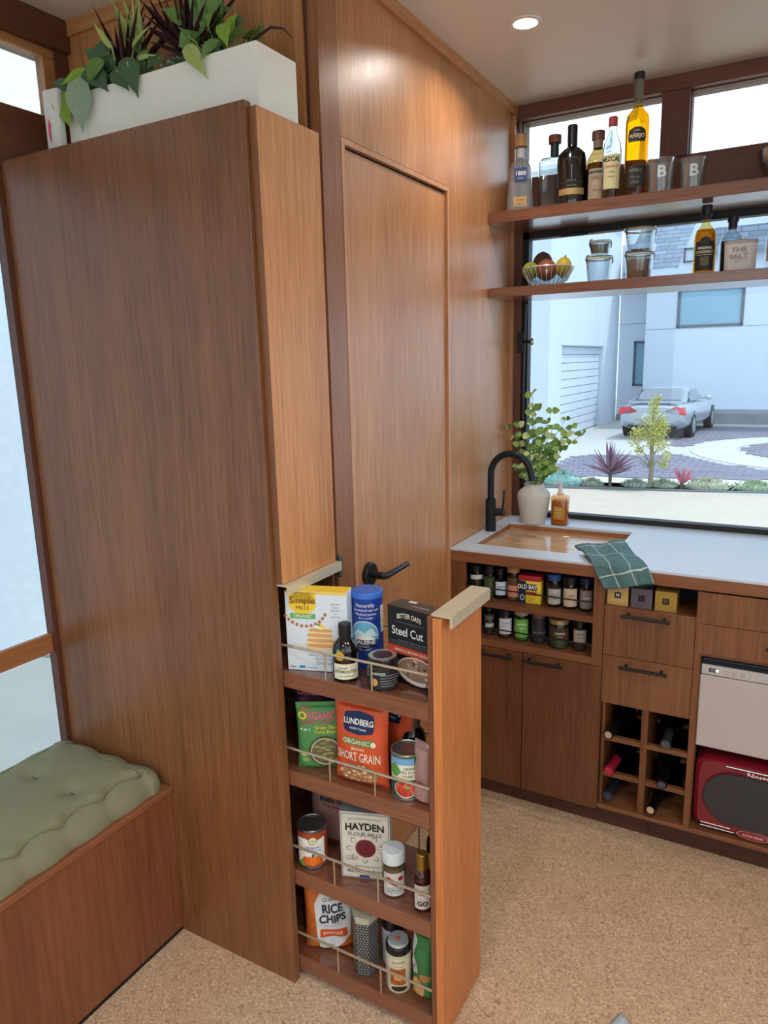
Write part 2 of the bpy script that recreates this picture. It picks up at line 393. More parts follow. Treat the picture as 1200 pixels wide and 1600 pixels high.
# alcove wall above the pantry
sb('wall_alcove', WZ, (XL, -1.020, 1.476, 1.50, 0, ZC))
sb('trim_21', WX, (XL, -1.020, 1.468, 1.476, 2.413, ZC))
sb('trim_22', WDARKZ, (-1.016, -1.012, 1.482, 1.50, 0, ZC))
# rest of the room behind the viewer, its unseen windows placed to let daylight in
sb('wall_right', M_WALL, (XR, XR+.1, YF, -2.4, 0, ZC), (XR, XR+.1, 1.1, YW, 0, ZC), (XR, XR+.1, -2.4, 1.1, 0, .95), (XR, XR+.1, -2.4, 1.1, 2.38, ZC))
sb('window_7', glass('f0f4f4'), (XR+.04, XR+.046, -2.4, 1.1, .95, 2.38))
sb('trim_23', WZ, (XR+.02, XR+.08, -.70, -.62, .95, 2.38), (XR+.02, XR+.08, -1.6, -1.52, .95, 2.38), (XR+.02, XR+.08, .2, .28, .95, 2.38))
sb('wall_front', M_WALL, (XL, -1.2, YF-.1, YF, 0, ZC), (1.1, XR, YF-.1, YF, 0, ZC), (-1.2, 1.1, YF-.1, YF, 2.38, ZC), (-1.2, 1.1, YF-.1, YF, 0, .90))
sb('window_8', glass('f0f4f4'), (-1.2, 1.1, YF-.06, YF-.054, .90, 2.38))
sb('trim_24', WZ, (-.09, -.01, YF-.08, YF-.02, .90, 2.38))

# ceiling downlights: the one in view and an added unseen row for fill
def downlight(x, y, lab, e=LAMP):
    t = thing('ceiling_downlight', lab, 'ceiling light', (x, y, ZC), group='recessed ceiling lights')
    obj('trim_ring', lathe(nb(), [(.034, -.004), (.046, -.004), (.046, 0.001), (.034, 0.001)], 32, capb=False, capt=False), WHITE, t)
    obj('lamp_lens', lathe(nb(), [(.001, -.0025), (.034, -.0025)], 32, capb=False, capt=False), mat('fff6e6', emit=5), t)
    l = bpy.data.lights.new('downlight', 'AREA'); l.shape = 'DISK'; l.size = .07; l.energy = e; l.color = (1, .94, .87); l.spread = math.radians(150)
    lo = bpy.data.objects.new('lamp_beam', l); COL.objects.link(lo); lo.parent = t; lo.location = (0, 0, -.006)
downlight(-.732, 2.149, 'small glowing recessed ceiling light above the counter', 2.2)
for x, y, w in ((-.05, .35, 'nearest the pantry'), (-.5, -.6, 'above the bench'), (.7, .9, 'by the right wall'), (.7, -.6, 'in the middle of the right side'), (-.5, -1.9, 'at the far left'), (.7, -2.0, 'at the far right')):
    downlight(x, y, 'added fill light out of view in the ceiling, '+w)

# ================================================================== PANTRY CABINET
P0 = (-1.37, 1.217, 0)
pan = thing('pantry_cabinet', 'tall reddish brown wooden pantry cabinet with a bare flat side', 'cabinet', P0)
pb('side_panel', WEND, pan, (-1.760, XW, 1.217, 1.238, 0.0, 2.048), bev=.0008)
pd_ = pb('door', wood('z', 'a0612f', 'dd9c63', .33, 17), pan, (-.984, -.965, 1.2290, 1.4465, 1.055, 2.038), label='upper overlay door with a brass pull along its bottom')
obj('edge_band', box(nb(), -.9838-P0[0], -.9655-P0[0], 1.2282-P0[1], 1.2289-P0[1], 1.056, 2.037), wood('z', '6a4028', '97623f', .4, 18), pd_)
pb('inner_side', WCAB, pan, (-1.755, -.99, 1.466, 1.4755, 0.0, 1.96), bev=0)
pb('back_panel', WCAB, pan, (-1.760, -1.75, 1.238, 1.466, 0.0, 2.04), bev=0)
pb('top_panel', WX, pan, (-1.755, -1.0, 1.238, 1.4755, 2.02, 2.040), bev=0)
pb('middle_shelf', WCABX, pan, (-1.75, -1.01, 1.238, 1.466, 1.046, 1.062), bev=0)
pb('plinth', DARKGAP, pan, (-1.70, -1.04, 1.24, 1.466, 0.0, .02), bev=0)
bm = nb(); prism(bm, [(-.982, 1.0498), (-.982, 1.0542), (-.9495, 1.0542), (-.9495, 1.0320), (-.9535, 1.0320), (-.9535, 1.0498)], 1.228, 1.449, 'y')
hp = obj('brass_pull', bm, BRASS, pan, world=True, label='long brushed brass pull')
bm = nb(); box(bm, -.9845, -.966, 1.468, 1.482, 1.004, 1.062, .003)
tag(obj('door_catch', bm, mat('6b6a60', .4, .6)), 'small dark metal catch at the pantry edge by the brass pull', 'catch')

# pull-out rack
pr = thing('pull_out_rack', 'tall pulled-out pantry rack of four wooden shelves with wire rails', 'pull-out rack', (-.60, 1.35, 0))
Y0, Y1 = 1.243, 1.463
pb('front_panel', WPULL, pr, (-.602, -.583, Y0, Y1, .006, 1.028), bev=.0012)
pb('inner_panel', WRED, pr, (-.614, -.6025, Y0+.0015, Y1-.001, .006, 1.030), bev=.0006)
ST = [.837, .583, .308, .058]; RZ = [.902, .641, .376, .128]
pb('end_panel', WCAB, pr, (-1.37, -1.355, Y0+.003, Y1-.004, .02, 1.0))
for z in ST:
    pb('shelf', WSHELF, pr, (-1.355, -.614, Y0+.004, Y1-.004, z-.036, z), bev=.001)
pb('lip_strip', wood('x', '6e4330', '9a6447', .4, 7), pr, *[(-1.355, -.614, Y0, Y0+.004, z-.038, z+.001) for z in ST], bev=0)
for z, s in zip(RZ, ST):
    for y in (Y0+.003, Y1-.005):
        r = obj('rail', tube(nb(), [(-1.355, y, z), (-.614, y, z)], .0032, 8), WIRE, pr)
        for v in r.data.vertices: v.co -= Vector(pr.location)
        for x in (-1.18, -1.025, -.871, -.750):
            p = obj('post', tube(nb(), [(x, y, s), (x, y, z)], .0021, 6), WIRE, r)
            for v in p.data.vertices: v.co -= Vector(pr.location)
bm = nb(); prism(bm, [(-.606, 1.0306), (-.606, 1.036), (-.560, 1.036), (-.560, 1.010), (-.565, 1.010), (-.565, 1.0306)], Y0+.005, Y1-.006, 'y')
obj('brass_pull', bm, BRASS, pr, world=True, label='thick brushed brass angle pull')

# ================================================================== BENCH
be = thing('bench', 'reddish wooden box bench below the window with a black toe gap', 'bench', (-1.6, .2, 0))
pb('front_panel', WRED, be, (-1.386, -1.366, -1.6, 1.216, .016, .43), bev=.001)
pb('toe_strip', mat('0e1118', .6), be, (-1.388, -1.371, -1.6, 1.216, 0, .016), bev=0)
pb('seat_panel', WREDY, be, (-1.786, -1.360, -1.6, 1.216, .430, .446), bev=.002)
pb('inner_panel', WCAB, be, (-1.786, -1.776, -1.6, 1.216, 0, .43), bev=0)
def cushion():
    bm = nb(); x0, x1, y0, y1 = -1.784, -1.372, -.62, 1.214; nx, ny = 64, 230
    tuf = [(x0+.145*(i+1)-.0, y1-.20-.21*j) for i in range(2) for j in range(8)]
    def seam(d, t): return .040+.014*abs(math.sin(PI*t/.115))
    top = {}; 
    def ht(x, y):
        e = min(x-x0, x1-x, y1-y, y-y0)
        t = y if min(x-x0, x1-x) < min(y1-y, y-y0) else x
        roll = math.sqrt(max(0, 1-((e-.024)/.024)**2)) if e < .024 else 1
        s = seam(e, t)
        h = .012+.034*roll-.0015*(1-abs(math.sin(PI*t/.115)))*(e < s)+.014*(e > .024)*min(1, max(0, (e-.02)/.03))
        h -= .017*math.exp(-((e-s)/.005)**2)*(.6+.4*abs(math.cos(PI*t/.115)))
        if e > s: h += .010*(1-math.exp(-(e-s)/.03))
        for tx, ty in tuf:
            q = (x-tx)**2+(y-ty)**2
            if q < .02: h -= .014*math.exp(-q/.0005)+.004*math.exp(-q/.004)
        return h+.0015*noise.noise(Vector((x*25, y*25, 0)))
    for i in range(nx+1):
        for j in range(ny+1):
            u = i/nx; v = j/ny
            uu = .5-.5*math.cos(PI*u); uu = .45*uu+.55*u; vv = v**.85 if False else v
            x = x0+(x1-x0)*uu; y = y0+(y1-y0)*vv
            # scalloped outline
            ex = .007*(1-abs(math.sin(PI*y/.115))); ey = .010*(1-abs(math.sin(PI*x/.115)))
            cx, cy = (x0+x1)/2, (y0+y1)/2
            xx = x+(-ex if u > .9 else (ex if u < .1 else 0)); yy = y-(ey if v > .97 else 0)
            # rounded corners
            for sx in (x0, x1):
                dx, dy = abs(x-sx), y1-y
                if dx < .05 and dy < .05:
                    px, py = .05-dx, .05-dy; l = math.hypot(px, py); m_ = max(px, py)
                    if l > 0: k = m_/l; xx = sx+math.copysign(.05-px*k, cx-sx); yy = y1-(.05-py*k)
            top[i, j] = bm.verts.new((xx, yy, .448+ht(x, y)))
    for i in range(nx):
        for j in range(ny): bm.faces.new((top[i, j], top[i+1, j], top[i+1, j+1], top[i, j+1]))
    rim = [top[i, 0] for i in range(nx+1)]+[top[nx, j] for j in range(1, ny+1)]+[top[i, ny] for i in range(nx-1, -1, -1)]+[top[0, j] for j in range(ny-1, 0, -1)]
    low = [bm.verts.new((v.co.x, v.co.y, .4465)) for v in rim]
    for k in range(len(rim)):
        q = (k+1) % len(rim); bm.faces.new((rim[q], rim[k], low[k], low[q]))
    bm.faces.new(low)
    o = obj('bench_cushion', bm, mat('87866a', .95, var=.16, scale=350, bump=.6, spec=.2))
    tag(o, 'olive green tufted seat cushion lying on the wooden bench', 'cushion')
    tb = nb()
    for tx, ty in tuf: tube(tb, [(tx-.008, ty, .448+ht(tx, ty)+.002), (tx+.008, ty+.002, .448+ht(tx, ty)+.002)], .0015, 6)
    obj('tuft_stitches', tb, mat('55563f', .9), o, kind='stuff')
cushion()
#@@PART2
# ================================================================== PLANTER AND ITS PLANTS
PY0, PY1, PX0, PX1, PZ0, PZ1 = 1.29, 1.425, -1.585, -1.004, 2.040, 2.180
pl = thing('planter_box', 'long white textured planter box on top of the pantry cabinet', 'planter', (-1.3, 1.36, PZ0))
MPL = mat('f3f2ea', .7, var=.05, scale=60, bump=.5)
pb('box', MPL, pl, (PX0, PX1, PY0, PY0+.008, PZ0, PZ1), (PX0, PX1, PY1-.008, PY1, PZ0, PZ1), (PX0, PX0+.008, PY0+.008, PY1-.008, PZ0, PZ1), (PX1-.008, PX1, PY0+.008, PY1-.008, PZ0, PZ1), (PX0+.008, PX1-.008, PY0+.008, PY1-.008, PZ0, PZ0+.01), bev=0)
pb('soil', mat('2b211a', .95, var=.4, scale=120, bump=1), pl, (PX0+.0085, PX1-.0085, PY0+.0085, PY1-.0085, PZ0+.011, PZ1-.018), bev=0)
def leaf_data(kind):
    "unit leaf along +Y, width 1 at the middle, folded and curved"
    bm = nb(); n = 8; rows = []
    for i in range(n+1):
        t = i/n
        if kind == 'heart': w = .5*math.sin(PI*min(1, t*1.02+.0)**.62)*(1-t**3*.55)+.0
        elif kind == 'round': w = .5*math.sin(PI*t**.8)**.75 if 0 < t < 1 else 0
        else: w = .5*math.sin(PI*t**.55)**.9 if 0 < t < 1 else .0
        w = max(w, .012); y = t; z = -.18*t*t if kind != 'blade' else -.10*t*t
        if kind == 'heart' and i == 0: y = -.04
        rows.append([bm.verts.new((s*w, y-(.10*abs(s) if kind == 'heart' and i < 2 else 0), z+abs(s)*w*.28)) for s in (-1, -.5, 0, .5, 1)])
    for a, b in zip(rows, rows[1:]):
        for k in range(4): bm.faces.new((a[k], a[k+1], b[k+1], b[k]))
    for f in bm.faces: f.smooth = True
    me = bpy.data.meshes.new('leaf_'+kind); bm.to_mesh(me); bm.free(); return me
LD = {k: leaf_data(k) for k in ('heart', 'round', 'blade')}
LM = dict(dark=mat('4a6b4c', .35, var=.3, scale=14), mid=mat('688c48', .38, var=.3, scale=14), bright=mat('86a83c', .42, var=.2, scale=14), light=mat('a9b86e', .45, var=.2, scale=14),
          speck=mat('8ba389', .4, var=.45, scale=28), purple=mat('46282d', .45, var=.3), fresh=mat('8fb35e', .5, var=.3, scale=10), pale=mat('c4d6a0', .5, var=.25, scale=10))
LMESH = {}
def leaf(parent, base, tip, width, kind, m, toward=(0, -1, .3), twist=0, name='leaf'):
    key = (kind, m.name)
    if key not in LMESH:
        me = LD[kind].copy(); me.materials.append(m); LMESH[key] = me
    o = bpy.data.objects.new(name, LMESH[key]); COL.objects.link(o); o.parent = parent
    base, tip = Vector(base), Vector(tip); y = tip-base; ln = y.length; y.normalize()
    z = Vector(toward); z = (z-y*z.dot(y)).normalized(); x = y.cross(z)
    if twist: z2 = z*math.cos(twist)+x*math.sin(twist); x = y.cross(z2); z = z2
    M = Matrix((x, y, z)).transposed().to_4x4(); M.translation = base-root_loc(parent)
    o.matrix_local = M @ Matrix.Diagonal((width, ln, ln*.6, 1)); return o
HL = [('speck', -1.511, 1.27, 2.191, -1.514, 1.262, 2.085, 0.048), ('bright', -1.586, 1.27, 2.181, -1.552, 1.262, 2.103, 0.034), ('bright', -1.521, 1.3, 2.224, -1.584, 1.27, 2.205, 0.024), ('dark', -1.575, 1.29, 2.212, -1.593, 1.27, 2.168, 0.037), ('dark', -1.471, 1.34, 2.286, -1.506, 1.29, 2.242, 0.03), ('mid', -1.481, 1.31, 2.246, -1.49, 1.27, 2.187, 0.03), ('dark', -1.372, 1.29, 2.215, -1.323, 1.265, 2.131, 0.035), ('dark', -1.407, 1.29, 2.204, -1.356, 1.268, 2.151, 0.035), ('dark', -1.5, 1.3, 2.217, -1.429, 1.275, 2.167, 0.039), ('light', -1.402, 1.34, 2.258, -1.316, 1.31, 2.285, 0.013), ('light', -1.457, 1.33, 2.272, -1.483, 1.3, 2.324, 0.014), ('light', -1.362, 1.31, 2.217, -1.294, 1.3, 2.218, 0.017), ('light', -1.186, 1.29, 2.202, -1.121, 1.265, 2.131, 0.027), ('mid', -1.121, 1.31, 2.209, -1.141, 1.27, 2.17, 0.027), ('bright', -1.113, 1.34, 2.235, -1.086, 1.33, 2.262, 0.03), ('bright', -1.113, 1.32, 2.24, -1.081, 1.29, 2.188, 0.024), ('mid', -1.187, 1.36, 2.283, -1.102, 1.34, 2.284, 0.02), ('mid', -1.249, 1.35, 2.29, -1.274, 1.31, 2.31, 0.031), ('dark', -1.486, 1.3, 2.222, -1.522, 1.268, 2.166, 0.033), ('dark', -1.299, 1.32, 2.218, -1.304, 1.28, 2.188, 0.026), ('mid', -1.158, 1.34, 2.202, -1.092, 1.3, 2.203, 0.022), ('mid', -1.536, 1.28, 2.171, -1.548, 1.264, 2.142, 0.033), ('mid', -1.347, 1.33, 2.244, -1.342, 1.29, 2.199, 0.026), ('dark', -1.206, 1.32, 2.186, -1.203, 1.29, 2.203, 0.02), ('dark', -1.491, 1.33, 2.205, -1.484, 1.3, 2.236, 0.027)]
SP = [('A', -1.515, 1.33, 2.382), ('A', -1.517, 1.33, 2.345), ('A', -1.437, 1.33, 2.353), ('A', -1.371, 1.33, 2.345), ('A', -1.329, 1.33, 2.292), ('A', -1.488, 1.33, 2.3), ('A', -1.354, 1.33, 2.271), ('B', -1.376, 1.33, 2.37), ('B', -1.348, 1.33, 2.366), ('B', -1.316, 1.33, 2.358), ('B', -1.29, 1.33, 2.347), ('B', -1.341, 1.33, 2.292), ('B', -1.348, 1.33, 2.268), ('B', -1.298, 1.33, 2.231), ('B', -1.228, 1.33, 2.338), ('B', -1.2, 1.33, 2.337), ('B', -1.122, 1.33, 2.3), ('B', -1.259, 1.33, 2.345), ('B', -1.124, 1.33, 2.271), ('C', -1.413, 1.33, 2.373), ('C', -1.391, 1.33, 2.376), ('C', -1.368, 1.33, 2.365), ('C', -1.45, 1.33, 2.377), ('D', -1.191, 1.33, 2.335), ('D', -1.167, 1.33, 2.335), ('D', -1.142, 1.33, 2.289), ('D', -1.219, 1.33, 2.332)]
rs = random.Random(33); SPX = []
for key, cx, n in (('A', -1.447, 9), ('B', -1.24, 12), ('C', -1.40, 4), ('D', -1.19, 5)):
    for i in range(n):
        an = rs.uniform(-1.25, 1.25) if key in 'AB' else rs.uniform(-.5, .6); q = rs.uniform(.12, .2)
        SPX.append((key, max(-1.68, min(-1.04, cx+math.sin(an)*q)), rs.uniform(1.30, 1.42), min(2.43, 2.225+math.cos(an)*q)))
SZ = PZ1-.018
phl = thing('philodendron', 'heart-leaved green vine spilling over the left end of the white planter', 'plant', (-1.50, 1.33, SZ))
phr = thing('philodendron', 'light green and yellow heart-leaved vine at the right end of the white planter', 'plant', (-1.13, 1.345, SZ))
rl = random.Random(21)
for i in range(34):
    lft = i % 2; x = rl.uniform(-1.57, -1.36) if lft else rl.uniform(-1.24, -1.05); z = rl.uniform(2.19, 2.26)
    HL.append((rl.choice(['dark', 'mid', 'dark'] if lft else ['mid', 'bright', 'dark', 'mid']), x, rl.uniform(1.32, 1.39), z, x+rl.uniform(-.05, .05), rl.uniform(1.29, 1.35), z+rl.uniform(-.05, .03), rl.uniform(.022, .034)))
for k, *v in HL:
    b, t, w = Vector(v[:3]), Vector(v[3:6]), v[6]; par = phr if b.x > -1.27 else phl
    kind = 'blade' if k == 'light' and w < .02 else 'heart'
    leaf(par, b, t, w*(1.35 if kind == 'heart' else 1.1), kind, LM[k], toward=(.3, -1, .25), twist=random.uniform(-.3, .3))
    root = Vector((b.x*.75+root_loc(par).x*.25, 1.345, SZ))-root_loc(par); bb = b-root_loc(par)
    bm = tube(nb(), [root, (root+bb)/2+Vector((0, 0, .03)), bb, bb+(t-b)*.15], .0018, 5)
    obj('stem', bm, LM['light'], par)
for key, ctr, nm, lab, cm, wd in (('A', (-1.447, 1.365), 'dracaena', 'dark spiky purple-brown dracaena at the left of the planter', 'purple', .010), ('B', (-1.24, 1.365), 'dracaena', 'dark spiky purple-brown dracaena in the middle of the planter', 'purple', .011),
                              ('C', (-1.40, 1.385), 'striped_dracaena', 'upright pale striped grassy plant behind the left dark dracaena', 'light', .018), ('D', (-1.19, 1.385), 'striped_dracaena', 'upright fresh green broad-bladed plant at the right of the planter', 'mid', .032)):
    r = thing(nm, lab, 'plant', (ctr[0], ctr[1], SZ))
    obj('stem', tube(nb(), [(0, 0, 0), (0, -.005, .07)], .006, 8), mat('5a4a35', .8), r)
    for k, *t in SP+SPX:
        if k == key:
            b = Vector((ctr[0]+random.uniform(-.006, .006), ctr[1]+random.uniform(-.005, .005), SZ+.05)); t = Vector(t)
            leaf(r, b, t, wd*random.uniform(.8, 1.15)*(1.0 if key in 'AB' else 1.2), 'blade', LM[cm], toward=(.2, -1, .5), twist=random.uniform(-.5, .5))
# long arching leaf right of the planter
r = phr; pts = [(-1.12, 1.36, 2.17), (-1.06, 1.355, 2.215), (-1.01, 1.35, 2.225), (-.97, 1.34, 2.21), (-.945, 1.335, 2.185)]
obj('trailing_leaf', tube(nb(), [Vector(p)-root_loc(r) for p in pts], [.002, .003, .003, .0022, .0006], 6), LM['purple'], r, label='long arching dark leaf')
for (x, y, z), lab in zip(((-1.262, 1.325, 2.175), (-1.165, 1.33, 2.185), (-1.37, 1.335, 2.165), (-1.455, 1.32, 2.17)), ('white-speckled tiny-leaved plant in the middle of the planter', 'white-speckled small plant beside the light green vine', 'low dark leafy filler plant left of the planter middle', 'small brown-green filler plant under the left dracaena')):
    r = thing('fittonia', lab, 'plant', (x, y, SZ)); bm = nb(); rr = random.Random(int(x*1000))
    for i in range(90):
        a, q = rr.uniform(0, 2*PI), rr.uniform(0, .038); h = rr.uniform(.01, .035)+(z-2.165)
        p = Vector((math.cos(a)*q, math.sin(a)*q*.7, h)); d = Vector((rr.uniform(-1, 1), rr.uniform(-1, .4), rr.uniform(.1, 1))).normalized()*.007
        s = d.cross(Vector((rr.random(), rr.random(), rr.random()))).normalized()*.004
        bm.faces.new([bm.verts.new(p+k) for k in (-s, d*.6+s*-1, d*1.4, d*.6+s, s)])
    obj('foliage', bm, LM['speck'] if 'speck' in lab else LM['dark'], r, kind='stuff')
    obj('stem', tube(nb(), [(0, 0, 0), (0, 0, .02)], .004, 6), LM['mid'], r)
pk = thing('paper_packet', 'translucent white packet with a pink brush mark left of the planter', 'packet', (-1.60, 1.262, 2.040), rz=.10)
obj('packet', loft(nb(), [(.020, .012, 0, 5), (.022, .013, .02, 5), (.024, .011, .12, 5), (.025, .009, .150, 5)], 24), mat('dcdcd8', .35, var=.03), pk)
P = Print(pk, flat((-.006, -.0135, .03), (1, 0, 0), (0, 0, 1)))
P.poly([(0, .0), (.004, .012), (.0025, .028), (.005, .04), (0, .056), (-.003, .04), (-.0035, .024), (-.001, .012)], mat('e0406c', .5)); P.done()

# ================================================================== WALL SHELVES
def wall_shelf(z0, z1, lab):
    t = thing('wall_shelf', lab, 'shelf', (-.2, 2.66, z0))
    pb('board', WSHELF, t, (XW+.001, 1.30, 2.522, 2.783, z0, z1), bev=.0015)
    bm = nb(); box(bm, .95, .97, 2.56, 2.76, z0-.01, z0+.001, .002)
    obj('bracket', bm, BLACK, t, world=True)
wall_shelf(2.002, 2.040, 'upper thick reddish wooden shelf crossing the kitchen window')
wall_shelf(1.752, 1.785, 'lower reddish wooden shelf crossing the kitchen window')
SOL = mat('f6fafc', .02, trans=1, ior=1.33, var=.0); CLG = glass('f2f8f8'); BLG = glass('eef6f8', f=1.6, ex=2.5)
def bottle(name, lab, loc, prof, m, cap=None, liquid=None, labels=None, a=None, n=28, sq=None, cat='bottle', group=None, neck=None, rz=0, capname='cap'):
    "prof: (r, z) list; sq exponent makes it square-shouldered"
    t = thing(name, lab, cat, loc, rz, group)
    obj('body', loft(nb(), [((r[0], r[1], z, e) if isinstance(r, tuple) else (r, r, z, 2)) for r, z, *e_ in prof for e in ((e_[0] if e_ else 2),)], n), m, t)
    if liquid:
        lm, top, inset = liquid; secs = []
        for r, z, *e_ in prof:
            e = e_[0] if e_ else 2
            if z <= top and z > 0: rx, ry = r if isinstance(r, tuple) else (r, r); secs.append((max(rx-inset, .002), max(ry-inset, .002), z+.003, e))
        if len(secs) > 1: rx, ry, z, e = secs[-1]; secs.append((rx, ry, max(top, z+.001), e)); obj('liquid', loft(nb(), secs, n), lm, t)
    if cap:
        cm, r0, z0, z1, *r1 = cap; r1 = r1[0] if r1 else r0
        obj(capname, loft(nb(), [(r0, r0, z0, 2), (r0, r0, z0+.003, 2), (r1, r1, z1-.002, 2), (r1-.0015, r1-.0015, z1, 2)], 24), cm, t)
    if neck:
        nm, r0, z0, r1, z1 = neck
        obj('neck_wrap', loft(nb(), [(r0, r0, z0, 2), (r1, r1, z1, 2)], 24), nm, t)
    if labels:
        aa = facing(*loc[:2])-rz if a is None else a
        for r, zc, fn in labels:
            P = Print(t, (cylm(r+.0004, aa, zc) if r > 0 else flat((0, r-.0006, zc), (1, 0, 0), (0, 0, 1)))); fn(P); P.done()
    return t
Z1 = 2.0405
# 1 tequila with wide wooden stopper
def f1(P):
    P.rect(-.022, .030, .022, .072, mat('1d3a78', .45), 'label'); P.text('1800', .019, 0, .053, TX['white'], bold=.02); P.text('TEQUILA', .005, 0, .038, TX['white'])
    P.rect(-.024, -.055, .022, -.022, TX['tan'], 'lower_label'); P.text('SILVER', .009, 0, -.034, TX['brown']); P.text('RESERVA 1800', .005, 0, -.047, TX['brown'])
bottle('tequila_bottle', 'clear tapered bottle with wooden stopper and blue label, leftmost on the upper shelf', (-.905, 2.625, Z1),
       [((.048, .040), 0, 3), ((.049, .041), .006, 3), ((.044, .036), .07, 3), ((.037, .030), .150, 3), ((.028, .024), .172, 2.4), (.013, .182), (.0125, .222)], glass('e8eef4', f=2, ex=2, glare_mix=.14),
       cap=(wood('z', 'a5825c', 'd0ab80', .6, 3), .023, .222, .262), labels=[(-.0385, .075, f1)], neck=(mat('c8ced2', .3), .0135, .186, .0135, .216), rz=.35, capname='stopper')
# 2 gin / whisky square bottle
def f2(P):
    P.rect(.004, -.062, .036, .062, mat('26374c', .5), 'label'); P.text('GINARTE', .007, .02, -.045, TX['white'])
    P.text('DRY', .006, .02, .03, TX['cream']); P.rect(.008, .005, .032, .022, mat('4a3540', .5), 'picture', 2)
bottle('square_bottle', 'square-shouldered clear bottle with amber liquor and brown stopper, second from the left', (-.795, 2.665, Z1),
       [((.052, .030), 0, 7), ((.053, .031), .006, 7), ((.053, .031), .165, 7), ((.046, .026), .176, 4), (.014, .180), (.0135, .222)], BLG,
       cap=(mat('7a4a3c', .6), .022, .226, .252), liquid=(glass('cf9648', glare_mix=.08), .115, .004), neck=(mat('28323a', .4), .0145, .184, .0145, .226), labels=[(-.032, .085, f2)], rz=.42, capname='stopper')
# 3 dark rum
def f3(P):
    P.rect(-.048, -.050, .048, -.030, mat('b79a68', .35, .4), 'gold_band'); P.rect(-.002, .0, .001, .045, mat('777777', .4), 'lettering', 2)
    P.rect(-.040, -.012, .040, -.0115, mat('777777', .4), 'lettering', 2); P.text('RESERVE', .008, 0, -.006, mat('8a8378', .4)); P.ring(0, .045, .030, .022, .0012, mat('6f6a62', .4), a0=.2, a1=PI-.2); P.text('DIPLOMA', .008, 0, -.022, mat('8a8378', .4))
bottle('rum_bottle', 'round black bottle with a gold band on the upper shelf', (-.722, 2.622, Z1), [(.046, 0), (.048, .006), (.049, .02), (.049, .150), (.045, .170), (.030, .184), (.0155, .194), (.0145, .205)],
       mat('0f1012', .12, spec=.6, coat=.5), cap=(mat('1a1b22', .35), .0165, .198, .262), labels=[(.049, .085, f3)])
# 4 squat tequila with beige label
def f4(P):
    P.rect(-.032, -.045, .032, .050, mat('a3917a', .6), 'label'); P.rect(-.032, .035, .032, .043, mat('3d5a5a', .6), 'picture', 2); P.text('JOSE', .012, -.006, .020, TX['brown']); P.text('ESPECIAL', .008, 0, .0, mat('c8bfae', .6)); P.text('TEQUILA', .007, 0, -.018, TX['brown'])
bottle('gold_tequila_bottle', 'squat bottle with beige label and wide brown cap, left of the red-capped bottle', (-.638, 2.632, Z1), [(.035, 0), (.036, .005), (.036, .125), (.034, .145), (.020, .168), (.015, .180), (.015, .190)],
       glass('c8b48c'), cap=(mat('6b4a3e', .5), .021, .205, .232), neck=(mat('8a7660', .5), .0155, .178, .0165, .206), liquid=(glass('a98a55'), .13, .003), labels=[(.036, .06, f4)])
# 5 mezcal, red cap
def f5(P):
    P.rect(-.029, -.050, .029, .055, mat('cfc69a', .6), 'label'); P.text('MEZCAL', .020, -.004, .040, TX['black'], sx=.8, bold=.015); P.text('OAXACA', .011, 0, .018, TX['red'], sx=.9, bold=.01); P.text('joven', .008, 0, .002, TX['brown']); P.text('de agave', .007, 0, -.012, TX['brown'])
bottle('mezcal_bottle', 'slim clear bottle with red cap and pale label, left of the tall yellow bottle', (-.584, 2.600, Z1), [(.029, 0), (.030, .005), (.030, .150), (.027, .175), (.015, .205), (.0125, .215), (.012, .235)],
       SOL, cap=(mat('b5464a', .45), .0145, .232, .258), labels=[(.030, .085, f5)])
# 6 tall yellow anejo
def f6(P):
    P.poly([(-.030, .0), (-.026, .022), (-.008, .030), (.008, .030), (.026, .022), (.030, 0), (.026, -.014), (-.026, -.014)], mat('2d2a26', .5), 'label', 1); P.text('AÑEJO', .016, 0, .003, TX['cream'], bold=.02); P.text('CASA', .007, 0, .019, TX['cream'])
    P.rect(-.036, -.15, .036, -.085, mat('2a2320', .5), 'lower_label'); P.text('AÑEJO', .013, .0, -.10, TX['grey']); P.text('100% agave', .007, 0, -.120, TX['grey']); P.text('ORO', .011, 0, -.136, TX['grey']); P.ring(0, -.045, .014, .020, .0012, mat('c98f00', .4))
bottle('yellow_liquor_bottle', 'tall bottle of bright yellow liquor with black lettering and dark cap', (-.513, 2.628, Z1), [(.037, 0), (.038, .006), (.038, .235), (.034, .255), (.018, .275), (.014, .285), (.0135, .345)],
       glass('fff3d0'), cap=(mat('2c2a28', .5), .0165, .362, .384), neck=(mat('77736a', .5), .0150, .300, .0150, .364), liquid=(mat('ffb400', .05, trans=1, ior=1.2, var=.02), .282, .0025), labels=[(.038, .185, f6)])
def tumbler(x, y, lab, h=.112, r=.043):
    t = thing('drinking_glass', lab, 'glass', (x, y, Z1), group='tumblers marked with a B')
    obj('body', lathe(nb(), [(r*.86, 0), (r*.88, .004), (r, h), (r-.003, h), (r*.84, .014), (.001, .012)], 32, capb=True, capt=False), glass('eef2f4', f=2.2, ex=2, glare_mix=.05), t)
    P = Print(t, cylm(r*.965, facing(x, y)+.06, h*.60)); P.text('B', .048, 0, 0, mat('dce6f2', .5), bold=.03); P.done()
tumbler(-.433, 2.622, 'clear tumbler marked with a white B, beside the tall yellow bottle')
tumbler(-.338, 2.640, 'clear tumbler marked with a white B, the right one of the pair', .104, .040)
t = thing('metal_bowl', 'silver bowl at the right end of the upper shelf', 'bowl', (-.075, 2.63, Z1))
obj('bowl', lathe(nb(), [(.03, 0), (.055, .015), (.078, .06), (.082, .092), (.079, .092), (.073, .06), (.05, .02), (.001, .014)], 36, capt=False), CHROME, t)
